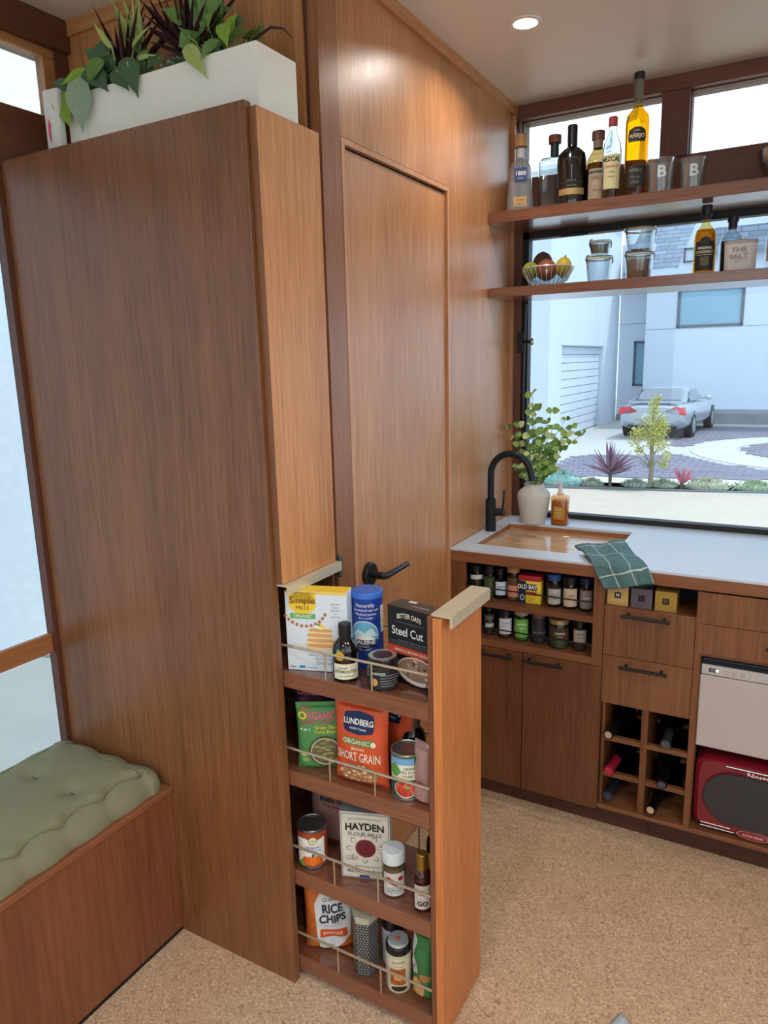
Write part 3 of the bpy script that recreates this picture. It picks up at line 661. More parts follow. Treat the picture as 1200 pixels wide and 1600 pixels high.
obj('foot_ring', lathe(nb(), [(.031, 0), (.033, .003), (.030, .006)], 28, capt=False), CHROME, t)
# --- lower shelf
Z2 = 1.7855
t = thing('wire_fruit_bowl', 'clear ribbed bowl of fruit at the left end of the lower shelf', 'bowl', (-.803, 2.64, Z2))
obj('bowl', lathe(nb(), [(.035, 0), (.04, .003), (.068, .022), (.090, .066), (.087, .066), (.065, .026), (.03, .007)], 40, capb=False, capt=False), glass('e8eef0', f=1.5), t)
bm = nb()
for i in range(28):
    a = 2*PI*i/28; tube(bm, [(math.cos(a)*r, math.sin(a)*r, z) for r, z in ((.042, .003), (.069, .022), (.090, .062))], .0011, 4)
rib = obj('ribs', bm, mat('cfd6d8', .2, .2), t); rib['kind'] = 'stuff'
obj('rim', tube(nb(), [(math.cos(2*PI*i/40)*.089, math.sin(2*PI*i/40)*.089, .066) for i in range(41)], .002, 6), mat('dfe4e6', .2, .2), t)
def fruit(name, lab, x, y, z, r, m, cat, sz=1.0, tip=0, rot=(0, 0, 0)):
    t = thing(name, lab, cat, (x, y, z), tilt=rot); bm = nb()
    lathe(bm, [(r*math.sin(PI*i/14)*(1-.0*i), -r*sz*math.cos(PI*i/14)+(tip*r*(1 if i == 14 else -1 if i == 0 else 0))) for i in range(15)], 20)
    obj('skin', bm, m, t); obj('stem_end', lathe(nb(), [(.003, 0), (.002, .003)], 8, c=(0, 0, r*sz*.98+tip*r)), mat('4b3a24', .8), t)
fruit('lime', 'green lime at the left side of the fruit bowl', -.862, 2.625, Z2+.060, .030, mat('9aa63a', .45), 'fruit', 1.1, .12, (1.2, 0, .3))
fruit('onion', 'reddish brown onion in the middle of the fruit bowl', -.805, 2.630, Z2+.058, .037, mat('a8604a', .4, var=.2), 'onion')
fruit('lemon', 'yellow lemon at the right side of the fruit bowl', -.745, 2.632, Z2+.064, .028, mat('d9b63e', .45), 'fruit', 1.2, .15, (.1, .2, 0))
fruit('shallot', 'grey brown onion at the back of the fruit bowl', -.835, 2.680, Z2+.085, .036, mat('5f4a3c', .6), 'onion', 1.2)
def weckjar(x, y, z, r, h, lab, fill=None, mark=True):
    t = thing('canning_jar', lab, 'jar', (x, y, z), group=None)
    obj('glass_body', lathe(nb(), [(r*.74, 0), (r*.78, .004), (r*.93, h-.016), (r*.93, h-.010), (r*.90, h-.010), (r*.90, h-.016), (r*.72, .008), (.001, .008)], 32, capt=False), glass('f0f6f8', f=1.6, ex=2.5, glare_mix=.04), t)
    obj('rim_gasket', lathe(nb(), [(r*.95, h-.010), (r, h-.009), (r, h-.005), (r*.95, h-.004)], 32, capb=False, capt=False), mat('cfc7ae', .6), t)
    obj('glass_lid', lathe(nb(), [(r*.96, h-.004), (r*.98, h), (r*.3, h+.001)], 32, capb=False), glass('e4eef0', f=1.5), t)
    if fill: obj('contents', lathe(nb(), [(r*.70, .009), (r*.74, .010), (r*.86, h*.74), (.001, h*.76)], 28, capt=False), fill, t)
    for a in (-2.35, .6):
        c, s = math.cos(a), math.sin(a)
        obj('clip', tube(nb(), [(c*r*.80, s*r*.80, h+.004), (c*r*1.03, s*r*1.03, h+.002), (c*r*1.04, s*r*1.04, h-.012), (c*r*1.0, s*r*1.0, h-.022)], .0022, 6), mat('4c4a48', .4, .6), t)
FL = mat('8f9a90', .6, var=.2)
weckjar(-.624, 2.64, Z2, .047, .088, 'wide clear glass canning jar under a smaller one, right of the fruit bowl')
weckjar(-.622, 2.64, Z2+.0895, .038, .050, 'small flat glass jar stacked on the wide clear jar', mat('5d6b63', .7, var=.3))
weckjar(-.491, 2.64, Z2, .050, .090, 'glass canning jar full of brown granola under an empty jar', mat('8a5a40', .8, var=.5, scale=120, bump=.8))
weckjar(-.491, 2.64, Z2+.0915, .052, .076, 'empty glass canning jar stacked on the granola jar', None)
def f7(P):
    P.rect(-.030, -.050, .030, .038, mat('1f1b17', .5), 'label'); P.ell(0, .038, .016, .014, mat('1f1b17', .5), 'label', 1); P.text('ORGANIC', .010, 0, .018, TX['cream'], bold=.02); P.text('COCONUT', .010, 0, .006, TX['cream'], bold=.02); P.rect(-.024, -.003, .024, -.002, TX['cream'], 'lettering', 2); P.rect(-.012, -.035, .014, -.008, mat('5b5a48', .5), 'picture', 2)
bottle('vinegar_bottle', 'bottle of golden vinegar with black cap and black label', (-.287, 2.622, Z2), [(.032, 0), (.034, .005), (.034, .110), (.030, .130), (.017, .148), (.0125, .155), (.012, .175)],
       glass('f6e6b0'), cap=(mat('14151a', .35), .0165, .182, .212), neck=(mat('1a1a20', .4), .0135, .168, .0135, .184), liquid=(glass('e3b34a'), .138, .003), labels=[(.034, .062, f7)], capname='cap')
def f8(P):
    P.rect(-.034, -.05, .034, .040, mat('22301f', .5), 'label'); P.ring(0, .005, .018, .022, .002, TX['green']); P.text('OLIVE', .010, 0, .03, TX['green'])
bottle('oil_bottle', 'clear bottle with black cap and green-black label behind the salt tin', (-.213, 2.665, Z2), [(.036, 0), (.038, .005), (.038, .090), (.030, .115), (.015, .132), (.013, .15)],
       BLG, cap=(mat('17171c', .35), .0165, .160, .178), neck=(mat('1a1a20', .4), .0135, .138, .0135, .162), labels=[(.038, .06, f8)])
t = thing('salt_tin', 'white oval salt tin with grey lettering at the front of the lower shelf', 'tin', (-.180, 2.592, Z2), rz=.05)
obj('tin', loft(nb(), [(.043, .026, 0, 2.6), (.044, .027, .003, 2.6), (.047, .029, .082, 2.6)], 32), mat('cfccc9', .5), t)
obj('lid', loft(nb(), [(.048, .030, .0825, 2.6), (.048, .030, .090, 2.6), (.042, .025, .092, 2.6), (.018, .012, .096, 2.2)], 32), mat('a9a6a4', .5), t)
P = Print(t, flat((0, -.0300, .048), (1, 0, 0), (0, 0, 1))); P.text('THE', .020, -.004, .014, TX['grey'], bold=.01, sx=1.2); P.text('SALT', .020, -.004, -.006, TX['grey'], bold=.01, sx=1.2); P.text('fine sea', .006, -.004, -.020, TX['grey']); P.done()
bottle('spice_bottle', 'clear bottle with orange label cut by the right picture edge', (-.083, 2.62, Z2), [(.030, 0), (.032, .004), (.032, .09), (.026, .115), (.014, .13), (.013, .150)], CLG, cap=(mat('d8d8d8', .4), .015, .148, .17), labels=[(.032, .055, lambda P: P.rect(-.03, -.03, .03, .03, mat('b98a52', .6)))])

# ================================================================== WORKTOP, SINK, FAUCET
YC = 2.184
wt = thing('worktop', 'white kitchen worktop with a brown wooden front edge', 'worktop', (-.2, 2.5, .865))
SX0, SX1, SY0, SY1 = -.938, -.473, 2.272, 2.652
pb('slab', mat('c8d5e3', .28, var=.015, scale=8), wt, (XW+.001, SX0, YC, 2.798, .900, .910), (SX1, XR, YC, 2.798, .900, .910), (SX0, SX1, YC, SY0, .900, .910), (SX0, SX1, SY1, 2.798, .900, .910), bev=0)
pb('edging', wood('x', '6a3d28', '96603f', .38, 21), wt, (XW+.001, XR, YC-.0005, YC+.022, .866, .9035), bev=.001)
pb('under_board', WDARKX, wt, (XW+.001, SX0-.014, YC+.022, 2.798, .866, .8995), (SX1+.014, XR, YC+.022, 2.798, .866, .8995), (SX0-.014, SX1+.014, YC+.022, SY0-.014, .866, .8995), (SX0-.014, SX1+.014, SY1+.014, 2.798, .866, .8995), bev=0)
sk = thing('sink_board', 'pale wooden board filling the sink recess of the worktop', 'sink board', (-.7, 2.46, .868))
WB = wood('x', 'a87c56', 'e2bd94', .20, 23, .6, .8)
pb('rim', wood('x', '84522f', 'b2774b', .35, 24), sk, (SX0-.013, SX0-.0005, SY0, SY1, .868, .899), (SX1+.0005, SX1+.013, SY0, SY1, .868, .899), (SX0-.013, SX1+.013, SY1+.0005, SY1+.013, .868, .899), (SX0-.013, SX1+.013, SY0-.013, SY0-.0005, .868, .899), bev=0)
for i in range(5):
    y0 = SY0+i*(SY1-SY0)/5
    o = pb('plank', WB, sk, (SX0, SX1, y0+.0004, y0+(SY1-SY0)/5-.0004, .868, .8845), bev=.0008)
obj('finger_slot', tube(nb(), [Vector(p)-Vector(sk.location) for p in ((-.80, 2.60, .885), (-.77, 2.585, .8852), (-.70, 2.585, .8852), (-.66, 2.60, .885))], .0025, 6), WB, sk)
fa = thing('faucet', 'matte black gooseneck faucet beside the sink', 'faucet', (-.952, 2.478, .910))
FB = mat('1c2128', .38, .3)
bm = nb(); lathe(bm, [(.021, 0), (.021, .003), (.0195, .004), (.0195, .120), (.014, .1215)], 28); obj('base', bm, FB, fa)
arc = [(0, 0, .118), (0, 0, .21)]+[(.076-.076*math.cos(math.radians(a)), 0, .213+.079*math.sin(math.radians(a))) for a in range(10, 171, 10)]+[(.157, 0, .198)]
obj('spout', tube(nb(), arc, .0125, 16), FB, fa)
bm = nb(); tube(bm, [(.015, 0, .072), (.052, 0, .074)], .0145, 16); tube(bm, [(.046, -.002, .078), (.050, -.002, .11), (.052, -.002, .158)], [.005, .0042, .0035], 10); obj('lever', bm, FB, fa)
# vase with leafy branches
va = thing('ceramic_vase', 'cream ceramic vase by the window corner', 'vase', (-.850, 2.672, .910))
obj('vase', lathe(nb(), [(.042, 0), (.046, .003), (.052, .03), (.059, .07), (.063, .105), (.061, .118), (.050, .132), (.039, .140), (.0365, .147), (.0385, .154), (.036, .155), (.033, .147), (.036, .138), (.05, .118), (.04, .02), (.001, .01)], 40, capt=False), mat('cfccc6', .75, var=.06, scale=90, bump=.4), va)
br = thing('leafy_branches', 'green and cream variegated leafy branches standing in the cream vase', 'plant', (-.850, 2.672, 1.01))
rr = random.Random(5)
VS = [(-.867, 1.407), (-.903, 1.286), (-.967, 1.272), (-.836, 1.348), (-.772, 1.348), (-.743, 1.313), (-.681, 1.255), (-.801, 1.203), (-.750, 1.133), (-.790, 1.276), (-.740, 1.206), (-.851, 1.251), (-.925, 1.13), (-.820, 1.16), (-.715, 1.28), (-.79, 1.15), (-.77, 1.22), (-.83, 1.22), (-.81, 1.27), (-.88, 1.18), (-.76, 1.17), (-.86, 1.33), (-.735, 1.25), (-.80, 1.11)]
k = 0
for i, (x, z) in enumerate(VS):
    y = 2.672+rr.uniform(-.055, .05); y = max(2.61, min(2.735, y)); e = Vector((x, y, z)); b0 = Vector((-.850, 2.672, 1.02)); m1 = b0.lerp(e, .45)+Vector((-(x+.85)*.25, 0, .03))
    pts = [(b0*(1-t)**2+m1*2*t*(1-t)+e*t*t) for t in [j/7 for j in range(8)]]
    obj('stem', tube(nb(), [p-root_loc(br) for p in pts], [.0022-.0014*j/7 for j in range(8)], 5), mat('6f7f4a', .6), br)
    for j in range(3, 8):
        for s in (-1, 1):
            if rr.random() < .06: continue
            p = pts[j]; d = Vector((s*rr.uniform(.5, 1), rr.uniform(-.9, .4), rr.uniform(-.3, .8))).normalized(); ln = rr.uniform(.022, .034)
            t = p+d*ln; t.x = max(-.978, t.x); t.y = min(2.745, t.y); p = Vector((max(-.978, p.x), p.y, p.z))
            leaf(br, p, t, ln*.82, 'round', LM[rr.choice(['fresh', 'fresh', 'pale', 'mid', 'mid'])], toward=(rr.uniform(-.6, .6), -1, rr.uniform(.0, .8)), twist=rr.uniform(-.5, .5)); k += 1
sd = thing('soap_dispenser', 'amber soap bottle with a clear pump beside the cream vase', 'soap dispenser', (-.749, 2.682, .910))
obj('bottle', loft(nb(), [(.031, .026, 0, 3.2), (.033, .028, .004, 3.2), (.033, .028, .104, 3.2), (.030, .025, .112, 2.6), (.014, .014, .117, 2), (.013, .013, .121, 2)], 32), glass('f0d6b0', f=1.3), sd)
obj('soap', loft(nb(), [(.0305, .0255, .003, 3.2), (.0305, .0255, .094, 3.2)], 32), mat('c07a3c', .25, var=.08), sd)
obj('pump', tube(nb(), [(0, 0, .116), (0, 0, .150), (0, 0, .158)], [.0115, .006, .006], 14), mat('e8e6e2', .3), sd)
obj('pump_spout', tube(nb(), [(.006, 0, .160), (-.005, -.003, .161), (-.028, -.012, .156)], .004, 8), mat('e8e6e2', .3), sd)
P = Print(sd, flat((.004, -.0286, .052), (1, 0, 0), (0, 0, 1))); P.rect(-.020, -.028, .022, .022, mat('b8903a', .5), 'label'); P.text('hand', .009, 0, .010, TX['cream']); P.text('soap', .009, 0, -.002, TX['cream']); P.text('orange', .006, 0, -.014, TX['cream']); P.ell(-.012, .031, .010, .006, mat('a34b3a', .5)); P.done()
# tea towel
def towel():
    A, B, C, D = Vector((-.606, 2.360)), Vector((-.474, 2.500)), Vector((-.462, 2.090)), Vector((-.318, 2.128))
    bm = nb(); nu, nv = 40, 60; uv = bm.loops.layers.uv.new('UVMap'); g = {}; uvs = {}
    for i in range(nu+1):
        for j in range(nv+1):
            s, t = i/nu, j/nv; q = A.lerp(B, s).lerp(C.lerp(D, s), t)
            w = .0035*math.sin(s*9+t*4)+.003*noise.noise(Vector((s*4, t*4, 2)))+.0025*noise.noise(Vector((s*12, t*12, 2)))
            edge = YC-.004
            if q.y > edge: P3 = Vector((q.x, q.y, .9205+w+.004*max(0, min(1, (q.y-2.27)/.05))*-1.6))
            else:
                l = edge-q.y; r = .012
                if l < r*1.57: a = l/r; P3 = Vector((q.x, edge-r*math.sin(a), .9205+w-r*(1-math.cos(a))))
                else: P3 = Vector((q.x, edge-r-.002*abs(math.sin(s*9))-w, .9205-r-(l-r*1.57)))
            g[i, j] = bm.verts.new(P3); uvs[g[i, j]] = (s, t)
    for i in range(nu):
        for j in range(nv): bm.faces.new((g[i, j], g[i+1, j], g[i+1, j+1], g[i, j+1]))
    for f in bm.faces:
        for l in f.loops: l[uv].uv = uvs[l.vert]
    m = bpy.data.materials.new('towel_check'); m.use_nodes = True; nt = m.node_tree; b = nt.nodes['Principled BSDF']; N = nt.nodes.new; L = nt.links.new
    tu = N('ShaderNodeTexCoord'); sp = N('ShaderNodeSeparateXYZ'); L(tu.outputs['UV'], sp.inputs[0])
    def line(out, mul, off, w):
        a = N('ShaderNodeMath'); a.operation = 'MULTIPLY_ADD'; a.inputs[1].default_value = mul; a.inputs[2].default_value = off; L(out, a.inputs[0])
        f = N('ShaderNodeMath'); f.operation = 'FRACT'; L(a.outputs[0], f.inputs[0])
        c = N('ShaderNodeMath'); c.operation = 'LESS_THAN'; c.inputs[1].default_value = w; L(f.outputs[0], c.inputs[0]); return c
    la = line(sp.outputs[0], 2.9, .10, .05); lb = line(sp.outputs[1], 2.6, .75, .035)
    mx = N('ShaderNodeMath'); mx.operation = 'MAXIMUM'; L(la.outputs[0], mx.inputs[0]); L(lb.outputs[0], mx.inputs[1])
    no = N('ShaderNodeTexNoise'); no.inputs['Scale'].default_value = 400; bp = N('ShaderNodeBump'); bp.inputs['Strength'].default_value = .5; bp.inputs['Distance'].default_value = .001
    L(no.outputs[0], bp.inputs['Height']); L(bp.outputs[0], b.inputs['Normal'])
    mc = N('ShaderNodeMix'); mc.data_type = 'RGBA'; mc.inputs[6].default_value = lin('587c80'); mc.inputs[7].default_value = lin('bcd2d0'); L(mx.outputs[0], mc.inputs[0]); L(mc.outputs[2], b.inputs['Base Color']); b.inputs['Roughness'].default_value = .9
    o = obj('tea_towel', bm, m)
    so = o.modifiers.new('thick', 'SOLIDIFY'); so.thickness = .006; so.offset = 0
    tag(o, 'folded green checked tea towel hanging over the worktop edge', 'towel')
    bm = nb()
    for i in range(38):
        s = i/37; q = C.lerp(D, s); z = .9205-.012-(YC-.004-q.y-.0188)
        tube(bm, [(q.x, YC-.017, z), (q.x+random.uniform(-.002, .002), YC-.019, z-random.uniform(.004, .008))], .0006, 4)
    obj('fringe', bm, mat('3b5658', .9), o, kind='stuff')
towel()
#@@PART3
# ================================================================== BASE CABINETS
def handle(parent, x0, x1, z, y=YC):
    bm = nb(); tube(bm, [(x0, y-.030, z), (x1, y-.030, z)], .0055, 10)
    for x in (x0+.018, x1-.018): tube(bm, [(x, y, z), (x, y-.030, z)], .0045, 8)
    return obj('bar_handle', bm, BLACK, parent, world=True)
YB = 2.77
c1 = thing('spice_cabinet', 'wooden base cabinet with two doors and open spice shelves under the sink', 'cabinet', (-.72, 2.45, 0))
FY = YC+.004
pb('carcass', WCAB, c1, (XW+.002, XW+.016, FY+.014, YB, .083, .862), (-.478, -.4635, FY, YB, .083, .862), (XW+.016, -.478, FY+.016, YB, .083, .098), (XW+.016, -.478, YB-.012, YB, .098, .862), (XW+.016, -.478, FY+.016, YB, .582, .594), bev=0)
pb('rack_stile', WCAB, c1, (XW+.002, -.930, YC, YC+.014, .576, .866), bev=.0006)
pb('rack_stile', WCAB, c1, (-.497, -.4635, YC, YC+.014, .576, .866), bev=.0006)
pb('rack_rail', WCABX, c1, (-.930, -.497, YC+.0005, YC+.014, .577, .600), bev=.0006)
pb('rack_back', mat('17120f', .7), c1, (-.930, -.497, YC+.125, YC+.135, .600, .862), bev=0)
sh = pb('shelf', WCABX, c1, (-.930, -.497, YC+.0005, YC+.1245, .716, .736), bev=.0006)
sh2 = pb('shelf', WCABX, c1, (-.930, -.497, YC+.0145, YC+.1245, .594, .598), bev=0)
for z in (.782, .640):
    r = obj('guard_rod', tube(nb(), [(-.929, YC+.006, z), (-.498, YC+.006, z)], .0026, 8), BLACK, c1)
    for v in r.data.vertices: v.co -= c1.location
for x0, x1, h0, h1 in ((XW+.003, -.7245, -.882, -.749), (-.7215, -.4650, -.715, -.582)):
    d = pb('door', wood('z', '502d19', '805032', .40, 31), c1, (x0, x1, YC-.001, YC+.016, .0735, .5745), bev=.0008)
    handle(d, h0, h1, .560, YC-.001)
c2 = thing('drawer_and_wine_cabinet', 'wooden base cabinet with a cubby, two drawers and a six-hole wine rack', 'cabinet', (-.33, 2.45, 0))
pb('carcass', WCAB, c2, (-.4615, -.4545, FY+.013, YB, .083, .862), (-.1985, -.1815, FY-.004, YB, .083, .862), (-.4545, -.1985, YB-.012, YB, .098, .862), (-.4545, -.1985, FY+.016, YB, .766, .778), (-.4545, -.1985, FY+.016, YB, .4615, .4715), bev=0)
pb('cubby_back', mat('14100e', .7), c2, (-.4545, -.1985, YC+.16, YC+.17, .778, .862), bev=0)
D2 = wood('z', '5e3926', '96643f', .40, 33, .8)
for z0, z1, hz in ((.6205, .782, .764), (.458, .6185, .597)):
    d = pb('drawer', D2, c2, (-.4615, -.2000, YC-.001, YC+.016, z0, z1), bev=.0008); handle(d, -.407, -.267, hz, YC-.001)
pb('wine_divider', WCAB, c2, (-.3365, -.3165, YC+.002, YB-.012, .0985, .4600), bev=.0006)
pb('wine_side', WCAB, c2, (-.4544, -.448, YC+.002, YB-.012, .0985, .4600), bev=.0004)
for zz in (.327, .200):
    for x0, x1 in ((-.4478, -.3367), (-.3163, -.1987)):
        pb('wine_shelf', WCABX, c2, (x0, x1, YC+.003, YC+.021, zz, zz+.015), bev=.0005); pb('wine_slat', WCABX, c2, (x0, x1, YC+.19, YC+.21, zz+.002, zz+.013), bev=.0005)
c3 = thing('appliance_cabinet', 'wooden base cabinet with two drawers over the dishwasher and microwave bays', 'cabinet', (.45, 2.45, 0))
pb('carcass', WCAB, c3, (-.1810, -.1790, FY, YB, .1, .862), (1.0, 1.018, FY, YB, .1, .862), (-.179, 1.0, YB-.012, YB, .1, .862), (-.179, 1.0, FY+.014, YB, .667, .675), (-.179, 1.0, FY+.05, YB, .356, .3755), (.40, .418, FY, YB, .1, .667), bev=0)
pb('bottom_shelf', WCABX, c3, (-.1805, 1.018, YC-.004, YB, .0835, .0975), bev=.0008)
pb('bottom_shelf', WCABX, c2, (-.4615, -.1810, YC-.004, YB, .0835, .0975), bev=.0008)
pb('front_rail', wood('x', '4e2d22', '754a33', .4, 35), c3, (-.1795, 1.018, YC+.001, YC+.016, .6665, .6735), bev=0)
for i, (x0, x1) in enumerate(((-.1965, .40), (.402, 1.018))):
    for z0, z1, hz in ((.767, .862, .838), (.6745, .765, .727)):
        d = pb('drawer', wood('z', '5a3524', '94603c', .40, 36+i, .7), c3, (x0, x1, YC-.001, YC+.0005 if False else YC+.0008, z0, z1), bev=0)
        handle(d, (x0+x1)/2-.115, (x0+x1)/2+.115, hz, YC-.001)
pb('door', WCAB, c3, (.402, 1.018, YC-.001, YC+.016, .10, .665), bev=.0008)
for v in ('toe_kick',):
    bm = nb()
    for x0, x1 in ((XW, -.6305), (-.6290, -.3065), (-.305, .30), (.302, 1.1)):
        sb('baseboard_back' , wood('x', '3a2119', '5c3628', .42, 41), (x0, x1, 2.229, 2.241, 0, .0825))
    bm.free()

# ------------------------------------------------------------------ spices
GJ = glass('b9c2c0', f=1.2)
def spice(name, lab, x, z, r, h, body, cap=None, caph=.022, lbl=None, y=2.245, group='spice jars in the open shelves', capr=.92, gl=True, texts=(), nk=None, lz=None, lh=None):
    t = thing(name, lab, 'jar', (x, y, z), 0, group)
    bh = h-(caph if cap else 0)
    prof = [(r*.94, 0), (r, .003), (r, bh*.86), (r*.88, bh)] if nk is None else [(r*.94, 0), (r, .003), (r, bh*nk), (r*.5, bh*(nk+.16)), (r*.48, bh)]
    if gl:
        obj('glass_body', lathe(nb(), prof, 26), GJ, t)
        obj('contents', lathe(nb(), [(r*.9, .002), (r*.94, .005), (r*.94, bh*.80)], 24), body, t)
    else: obj('body', lathe(nb(), prof, 26), body, t)
    if cap: cr_ = r*capr if nk is None else r*.6; obj('cap', lathe(nb(), [(cr_, bh), (cr_, h-.002), (cr_-.0015, h)], 26), cap, t)
    if lbl:
        P = Print(t, cylm(r+.0004, facing(x, y)+.10, lz if lz is not None else bh*.45)); hh = lh or bh*.28
        P.rect(-r*.95, -hh, r*.95, hh, lbl, 'label')
        for s, sz, cv, c in texts: P.text(s, sz, 0, cv, c, bold=.01)
        P.done()
    return t
A, Bz = .7365, .5985
CB = mat('17181c', .4)
spice('spice_jar', 'glass jar of dark green herbs with a black lid, leftmost on the top spice shelf', -.915, A, .0245, .108, mat('3c4a3a', .9, var=.5, scale=200), CB, lbl=mat('cfd3cc', .6), lz=.068, lh=.008)
spice('spice_jar', 'jar of pale green herbs with black lid, second from left on the top spice shelf', -.866, A, .0215, .112, mat('8e9a68', .9, var=.35, scale=200), CB, .03)
spice('extract_bottle', 'small dark brown bottle with a white label on the top spice shelf', -.826, A, .0215, .106, mat('140f0e', .25), CB, .022, TX['lblue'], gl=False, nk=.68, texts=(('VANILLA', .007, .006, TX['navy']), ('extract', .005, -.004, TX['navy'])))
spice('spice_jar', 'tall clear jar of pinkish brown powder, left of the yellow spice tin', -.780, A, .0235, .116, mat('b07a5c', .8, var=.2), mat('b08a62', .5), .018, mat('c98a6e', .6), lz=.035, lh=.02)
t = thing('spice_tin', 'yellow and blue square spice tin with a red lid, in the spice shelf', 'tin', (-.717, 2.245, A), .06)
obj('tin', box(nb(), -.0365, .0365, -.021, .021, 0, .078, .002, 2), mat('f0cf3a', .45, var=.02), t)
obj('lid', box(nb(), -.038, .038, -.0225, .0225, .0782, .096, .003, 2), mat('b2282c', .4), t)
P = Print(t, flat((0, -.0213, 0), (1, 0, 0), (0, 0, 1))); P.rect(-.036, .001, -.013, .077, TX['navy']); P.rect(-.036, .046, .024, .068, TX['navy']); P.text('OLD BAY', .020, -.008, .057, TX['white'], bold=.03, sx=.78)
P.rect(-.012, .036, .024, .042, TX['red'], 'picture'); P.text('SEASONING', .006, .006, .029, TX['red']); P.text('fish poultry', .005, .006, .018, TX['navy']); P.text('salad meat', .005, .006, .010, TX['navy']); P.ring(-.0245, .020, .008, .010, .002, TX['white']); P.text('1', .01, -.0245, .02, TX['white']); P.done()
spice('spice_jar', 'jar of peppery brown spice with a blue lid, right of the yellow spice tin', -.640, A, .0245, .110, mat('5a4038', .8, var=.4, scale=200), mat('2c4f8c', .4), .022, mat('b9b2b0', .6), texts=(('BLEND', .007, .005, TX['brown']), ('spice', .006, -.006, TX['brown'])), lh=.026, lz=.036)
spice('spice_jar', 'jar with cream and red label and black lid, on the top spice shelf', -.587, A, .0250, .106, mat('4b3a30', .8), CB, .024, mat('cbb99a', .6), texts=(('CHILI', .009, .006, TX['red']), ('spice mix', .006, -.006, TX['brown'])), lh=.030, lz=.040)
spice('spice_jar', 'brown-grey labelled jar with dark blue lid, rightmost on the top spice shelf', -.535, A, .0225, .110, mat('4a3b38', .8), mat('1c2950', .4), .022, mat('8c7f7a', .6), texts=(('PEPPER', .007, .004, TX['white']),), lh=.030, lz=.040)
spice('spice_bottle_small', 'small clear bottle with pale label, leftmost on the lower spice shelf', -.866, Bz, .0175, .104, mat('6d665c', .7, var=.4, scale=150), mat('3c3c40', .4), .018, mat('c4c4bc', .6), nk=.62, lz=.036, lh=.007)
spice('spice_jar', 'brown jar with plain white label and black lid on the lower spice shelf', -.808, Bz, .0250, .100, mat('8a5a44', .8), CB, .022, mat('d2d4dc', .6), texts=(('CUMIN', .008, .012, TX['grey']), ('ground', .006, .002, TX['grey'])), lh=.028, lz=.044)
spice('spice_jar', 'jar with bright green label and pale lid on the lower spice shelf', -.750, Bz, .0260, .106, mat('8fa46a', .8), mat('9ba08a', .5), .016, mat('6cae4a', .5), texts=(('MATCHA', .009, .014, TX['white']), ('green', .007, .002, TX['white'])), lh=.032, lz=.046)
spice('spice_jar', 'nearly black tube-shaped jar with brown lid on the lower spice shelf', -.689, Bz, .0245, .106, mat('26242a', .5), mat('6e5a48', .6), .016, mat('2b2a30', .5), gl=False, texts=(('SALT & CO', .010, .0, TX['grey']),), lh=.03)
spice('spice_jar', 'wide jar of green capers with a gold lid on the lower spice shelf', -.620, Bz, .0350, .098, mat('7a8a5a', .7, var=.4, scale=120, bump=.6), mat('b0a070', .35, .6), .016, mat('4b2f2a', .6), texts=(('CAPERS', .010, .003, TX['cream']), ('in brine', .006, -.008, TX['cream'])), lz=.050, lh=.018, capr=.96)
spice('spice_jar', 'jar of peppercorns with dark lid and pale label, rightmost on the lower spice shelf', -.552, Bz, .0240, .108, mat('6d584c', .8, var=.5, scale=200, bump=.6), CB, .020, mat('a79a90', .6), texts=(('PEPPER', .007, .008, TX['black']), ('whole', .006, -.004, TX['black'])), lz=.050, lh=.022)
for x, c, mk, lab, ink in ((-.430, 'c9a566', 'N', 'light gold cardboard box with a black square emblem, leftmost in the cubby', 'black'), (-.360, '5d5560', 'N', 'dark grey cardboard box with a black square emblem, middle of the cubby', 'black'), (-.290, 'a58338', 'N', 'darker gold cardboard box with a black square emblem, right of the grey box', 'black')):
    t = thing('capsule_box', lab, 'box', (x, 2.262, .7785), rz=.04, group='capsule boxes in the cubby')
    h = .066 if x < -.4 else .064
    obj('carton', box(nb(), -.031, .031, -.06, .06, 0, h, .0008), mat(c, .4, var=.03), t)
    P = Print(t, flat((0, -.0603, h/2+.002), (1, 0, 0), (0, 0, 1)))
    P.rect(-.0095, -.0095, .0095, .0095, TX['black']); P.text(mk, .013, 0, 0, TX['white'] if x < -.4 else (mat('3f3a44', .5) if x < -.3 else mat('8a6a28', .5)), bold=.03); P.rect(-.027, -.0275, .027, -.0268, TX['brown'] if x < -.4 else TX['grey'], 'lettering'); P.done()

# ------------------------------------------------------------------ wine bottles
def wine(lab, x, z, capc, tipc, lblc=None, y0=2.168, yaw=0, pitch=.05, foil=True):
    t = thing('wine_bottle', lab, 'bottle', (x, y0, z), 0, 'wine bottles lying in the rack', tilt=(pitch, 0, yaw))
    secs = [(.0148, .0148, 0, 2), (.0150, .0150, .018, 2), (.0135, .0135, .022, 2), (.0140, .0140, .085, 2), (.020, .020, .105, 2), (.034, .034, .135, 2), (.0375, .0375, .155, 2), (.0375, .0375, .295, 2)]
    obj('body', loft(nb(), secs[3:], 24, 'y'), mat('07090c', .10, coat=.4), t)
    obj('foil', loft(nb(), [(a+.0006, b+.0006, c, d) for a, b, c, d in secs[:4]], 24, 'y'), mat(capc, .3, .2), t)
    obj('cork_end', loft(nb(), [(.0112, .0112, -.0008, 2), (.0115, .0115, .002, 2)], 20, 'y', c=(0, -.0002, 0)), mat(tipc, .6), t)
    if lblc:
        m_ = lambda u, v, d: Vector(((.0378+d)*math.sin(u/.0378), v, (.0378+d)*math.cos(u/.0378)))
        P = Print(t, m_); P.rect(-.045, .175, .045, .255, mat(lblc, .6), 'label'); P.text('RESERVE', .012, 0, .20, TX['grey'], lvl=3); P.done()
    return t
wine('dark wine bottle with a pale cork end in the top left rack hole', -.432, .3565, '1a1712', 'c2a98c', 'cfd0d6', pitch=.00, yaw=-.12)
